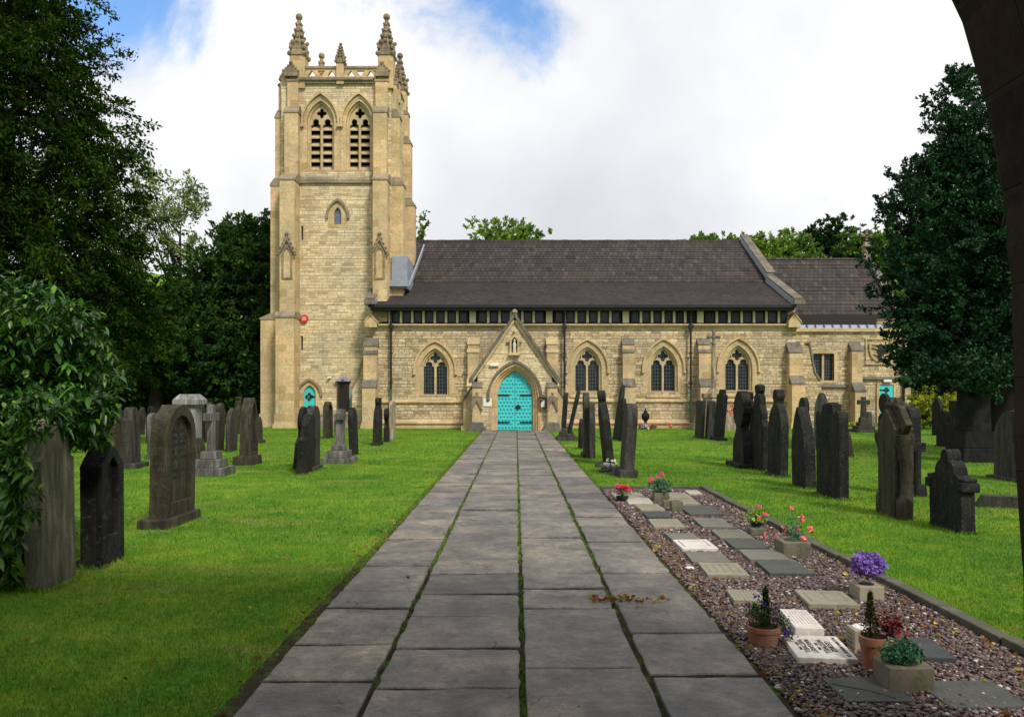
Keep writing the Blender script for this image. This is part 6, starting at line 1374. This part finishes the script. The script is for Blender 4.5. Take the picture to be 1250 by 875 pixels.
# trees behind the church
tree('hill_tree', 'light green tree top showing over the middle of the nave roof', (X_(622, 75), 75, 5), .3, 10, [B(618, 292, 75, 3.2, 3, 2.2), B(600, 296, 75, 2.2, 2, 1.4), B(645, 295, 75, 2.2, 2, 1.4), B(622, 330, 75, 3.5, 3, 3)], 460, 36, .26, 'bright', .22, seed=31, limbs=8)
tree('hill_tree', 'dark green tree edge between the tower and nave roof', (X_(497, 60), 60, 1), .3, 10, [B(496, 290, 60, 1.3, 1.5, 1.9), B(490, 330, 60, 1.6, 2, 2)], 70, 40, .3, 'mid', .45, seed=32, limbs=4)
hl = [(870, 300, 84, 3.6, 1.0, 'bright', 'pale wispy tree line end over the right part of the nave roof'), (925, 302, 84, 3.4, 1.5, 'bright', 'bright green tree just right of the nave gable coping'), (965, 302, 86, 2.4, 1.8, 'bright', 'small yellow green tree left of the dark rounded one'), (1015, 290, 95, 3.9, 2.6, 'dark2', 'dark rounded tree highest over the chancel roof'), (1052, 300, 92, 3.0, 1.9, 'mid', 'mid green tree right of the dark rounded one'), (1090, 300, 88, 3.2, 2.4, 'bright', 'green tree behind the chancel gable cross'), (1130, 300, 90, 4, 3, 'mid', 'green tree far behind the holly'), (1185, 310, 84, 4, 3, 'dark2', 'dark tree far behind the holly trunk')]
for i, (px, py, Y, rx, rz, mt, lb) in enumerate(hl):
    x, z = P(px, py, Y); g0 = gz(x, Y)
    tree('hill_tree', lb, (x, Y, g0-.5), .25, max(3, z-g0), [(x, Y, z, rx, 2.5, rz), (x+1, Y, z-rz-.5, rx*1.1, 3, rz+1), (x-1.2, Y, z-rz*.3, rx*.7, 2, rz*.8)], 520, 40, .27, mt, .20, seed=40+i, limbs=5, group='trees on the hill behind the church')
thicket('hill_wood', 'mixed green woodland on the slope behind the chancel', X_(880, 84), X_(1260, 84), 74, 90, 9.5, 16000, .45, 'mid', 8)
bpy.data.objects['hill_wood'].location.z = gz(0, 80)-1.5
tree('broadleaf_tree', 'dark tree beyond the yellow shrub at the right edge', (X_(1215, 44), 44, .8), .4, 7, [B(1190, 420, 44, 3, 2.5, 2.5), B(1250, 380, 44, 3.2, 3, 3.5), B(1130, 430, 45, 1.8, 2, 1.4)], 260, 50, .28, 'dark2', .5, seed=51, limbs=8)
# holly
Yh = 22.0
tree('holly_tree', 'tall dense glossy dark holly tree on the right', (X_(1222, Yh), Yh, 0), .42, 9,
     [B(1180, 100, Yh, .7, .6, .75), B(1170, 150, Yh, 1.0, .95, .9), B(1152, 205, Yh, 1.3, 1.3, 1.0), B(1195, 190, Yh, 1.5, 1.3, 1.3), B(1130, 255, Yh, 1.35, 1.5, .9), B(1185, 260, Yh, 1.6, 1.5, 1.2), B(1205, 290, Yh, 1.9, 1.8, 1.6), B(1130, 325, Yh, 1.5, 1.7, 1.2), B(1134, 390, Yh, 1.35, 1.7, 1.25), B(1200, 390, Yh, 2.1, 2.0, 1.8), B(1152, 432, Yh, 1.2, 1.6, .8), B(1250, 330, Yh, 2, 2, 2.5), B(1215, 440, Yh, 2.0, 2.4, .9), B(1125, 450, Yh, .7, 1.2, .45), B(1175, 455, 20.4, 1.4, 1.3, .5), B(1190, 462, 19.3, .7, .6, .35)],
     2700, 66, .085, 'holly', .165, seed=61, limbs=26, shell=.5, rough=.5, aspect=.6)
tree('variegated_shrub', 'yellow green variegated shrub beneath the holly branches', (X_(1142, 38), 38, 0), .08, 1.2, [B(1142, 495, 38, 1.3, .9, 1.05), B(1125, 505, 38, .7, .7, .8), B(1160, 500, 38, .7, .7, .9)], 300, 34, .11, 'gold', .15, seed=71, limbs=4, cat='shrub')
# laurel on the left, hanging over two headstones
rng = np.random.default_rng(81)
def laurel():
    base = (-5.2, 7.9, 0); rt = empty('laurel_bush', base); tag(rt, 'large glossy laurel bush hanging over headstones at the left edge', 'shrub')
    bl = [B(-10, 420, 8.2, .95, .8, .75), B(55, 430, 8.2, .62, .7, .68), B(95, 460, 8.3, .42, .5, .42), B(15, 520, 7.9, .55, .6, .6), B(-25, 600, 7.4, .50, .5, .65), B(12, 640, 7.2, .18, .3, .5), B(120, 500, 8.2, .17, .25, .22), B(60, 520, 8.0, .25, .3, .25), B(100, 535, 8.1, .20, .2, .12), B(-60, 500, 8.2, .8, 1, 1), B(60, 500, 7.7, .35, .3, .25), B(30, 560, 7.3, .22, .3, .45), B(0, 650, 6.9, .25, .3, .55), B(85, 505, 7.9, .3, .3, .2), B(45, 505, 6.6, .26, .2, .22), B(100, 500, 7.3, .28, .2, .26), B(22, 590, 6.4, .13, .15, .5), B(118, 520, 7.6, .15, .15, .22)]
    C = []; vol = np.array([b[3]*b[5] for b in bl]); vol /= vol.sum()
    for b, f in zip(bl, vol):
        n = int(2300*f); d = rng.normal(size=(n, 3)); d /= np.linalg.norm(d, axis=1)[:, None]; C.append(np.array(b[:3])+d*np.array(b[3:])*(rng.random(n)**.3)[:, None])
    C = np.concatenate(C); V = []; Fc = []; k = 0
    for c in C:
        ax = Vector((rng.normal()*.8, rng.normal()*.8-.2, rng.normal()*.6+.15)).normalized()
        for j in range(9):
            a = j*2.4; side = ax.orthogonal().normalized(); bq = ax.cross(side)
            d = (side*math.cos(a)+bq*math.sin(a)+ax*.6+Vector((0, 0, rng.uniform(-.5, .2)))).normalized(); s = d.cross(Vector((0, 0, 1))).normalized(); n_ = s.cross(d)
            Ln = rng.uniform(.06, .145); W = Ln*rng.uniform(.15, .22); o = Vector(c)+ax*(j*.012-.05)
            pr = [(0, .15), (.25, .85), (.5, 1.0), (.75, .7), (1, .02)]
            for (t, ww) in pr:
                ctr = o+d*Ln*t-Vector((0, 0, 1))*Ln*.2*t*t
                V += [ctr-s*W*ww+n_*W*.35*ww, ctr, ctr+s*W*ww+n_*W*.35*ww]
            for q in range(4):
                e = k+q*3; Fc += [(e, e+1, e+4, e+3), (e+1, e+2, e+5, e+4)]
            k += 15
    V = np.array([tuple(v) for v in V])-np.array(base)
    np_mesh('foliage', V, np.array(Fc), L['laurel'], rt, smooth=True)
    t = MB()
    for i in range(26):
        c = Vector(C[rng.integers(len(C))])-Vector(base); s0 = Vector((rng.uniform(-.5, -.1), rng.uniform(-.3, .3), 0)); t.tube([s0, s0.lerp(c, .5)+Vector((-.2, 0, .3)), c], [.03, .018, .006], 6)
    t.build('branches', MT['bark'], rt, smooth=True)
laurel()
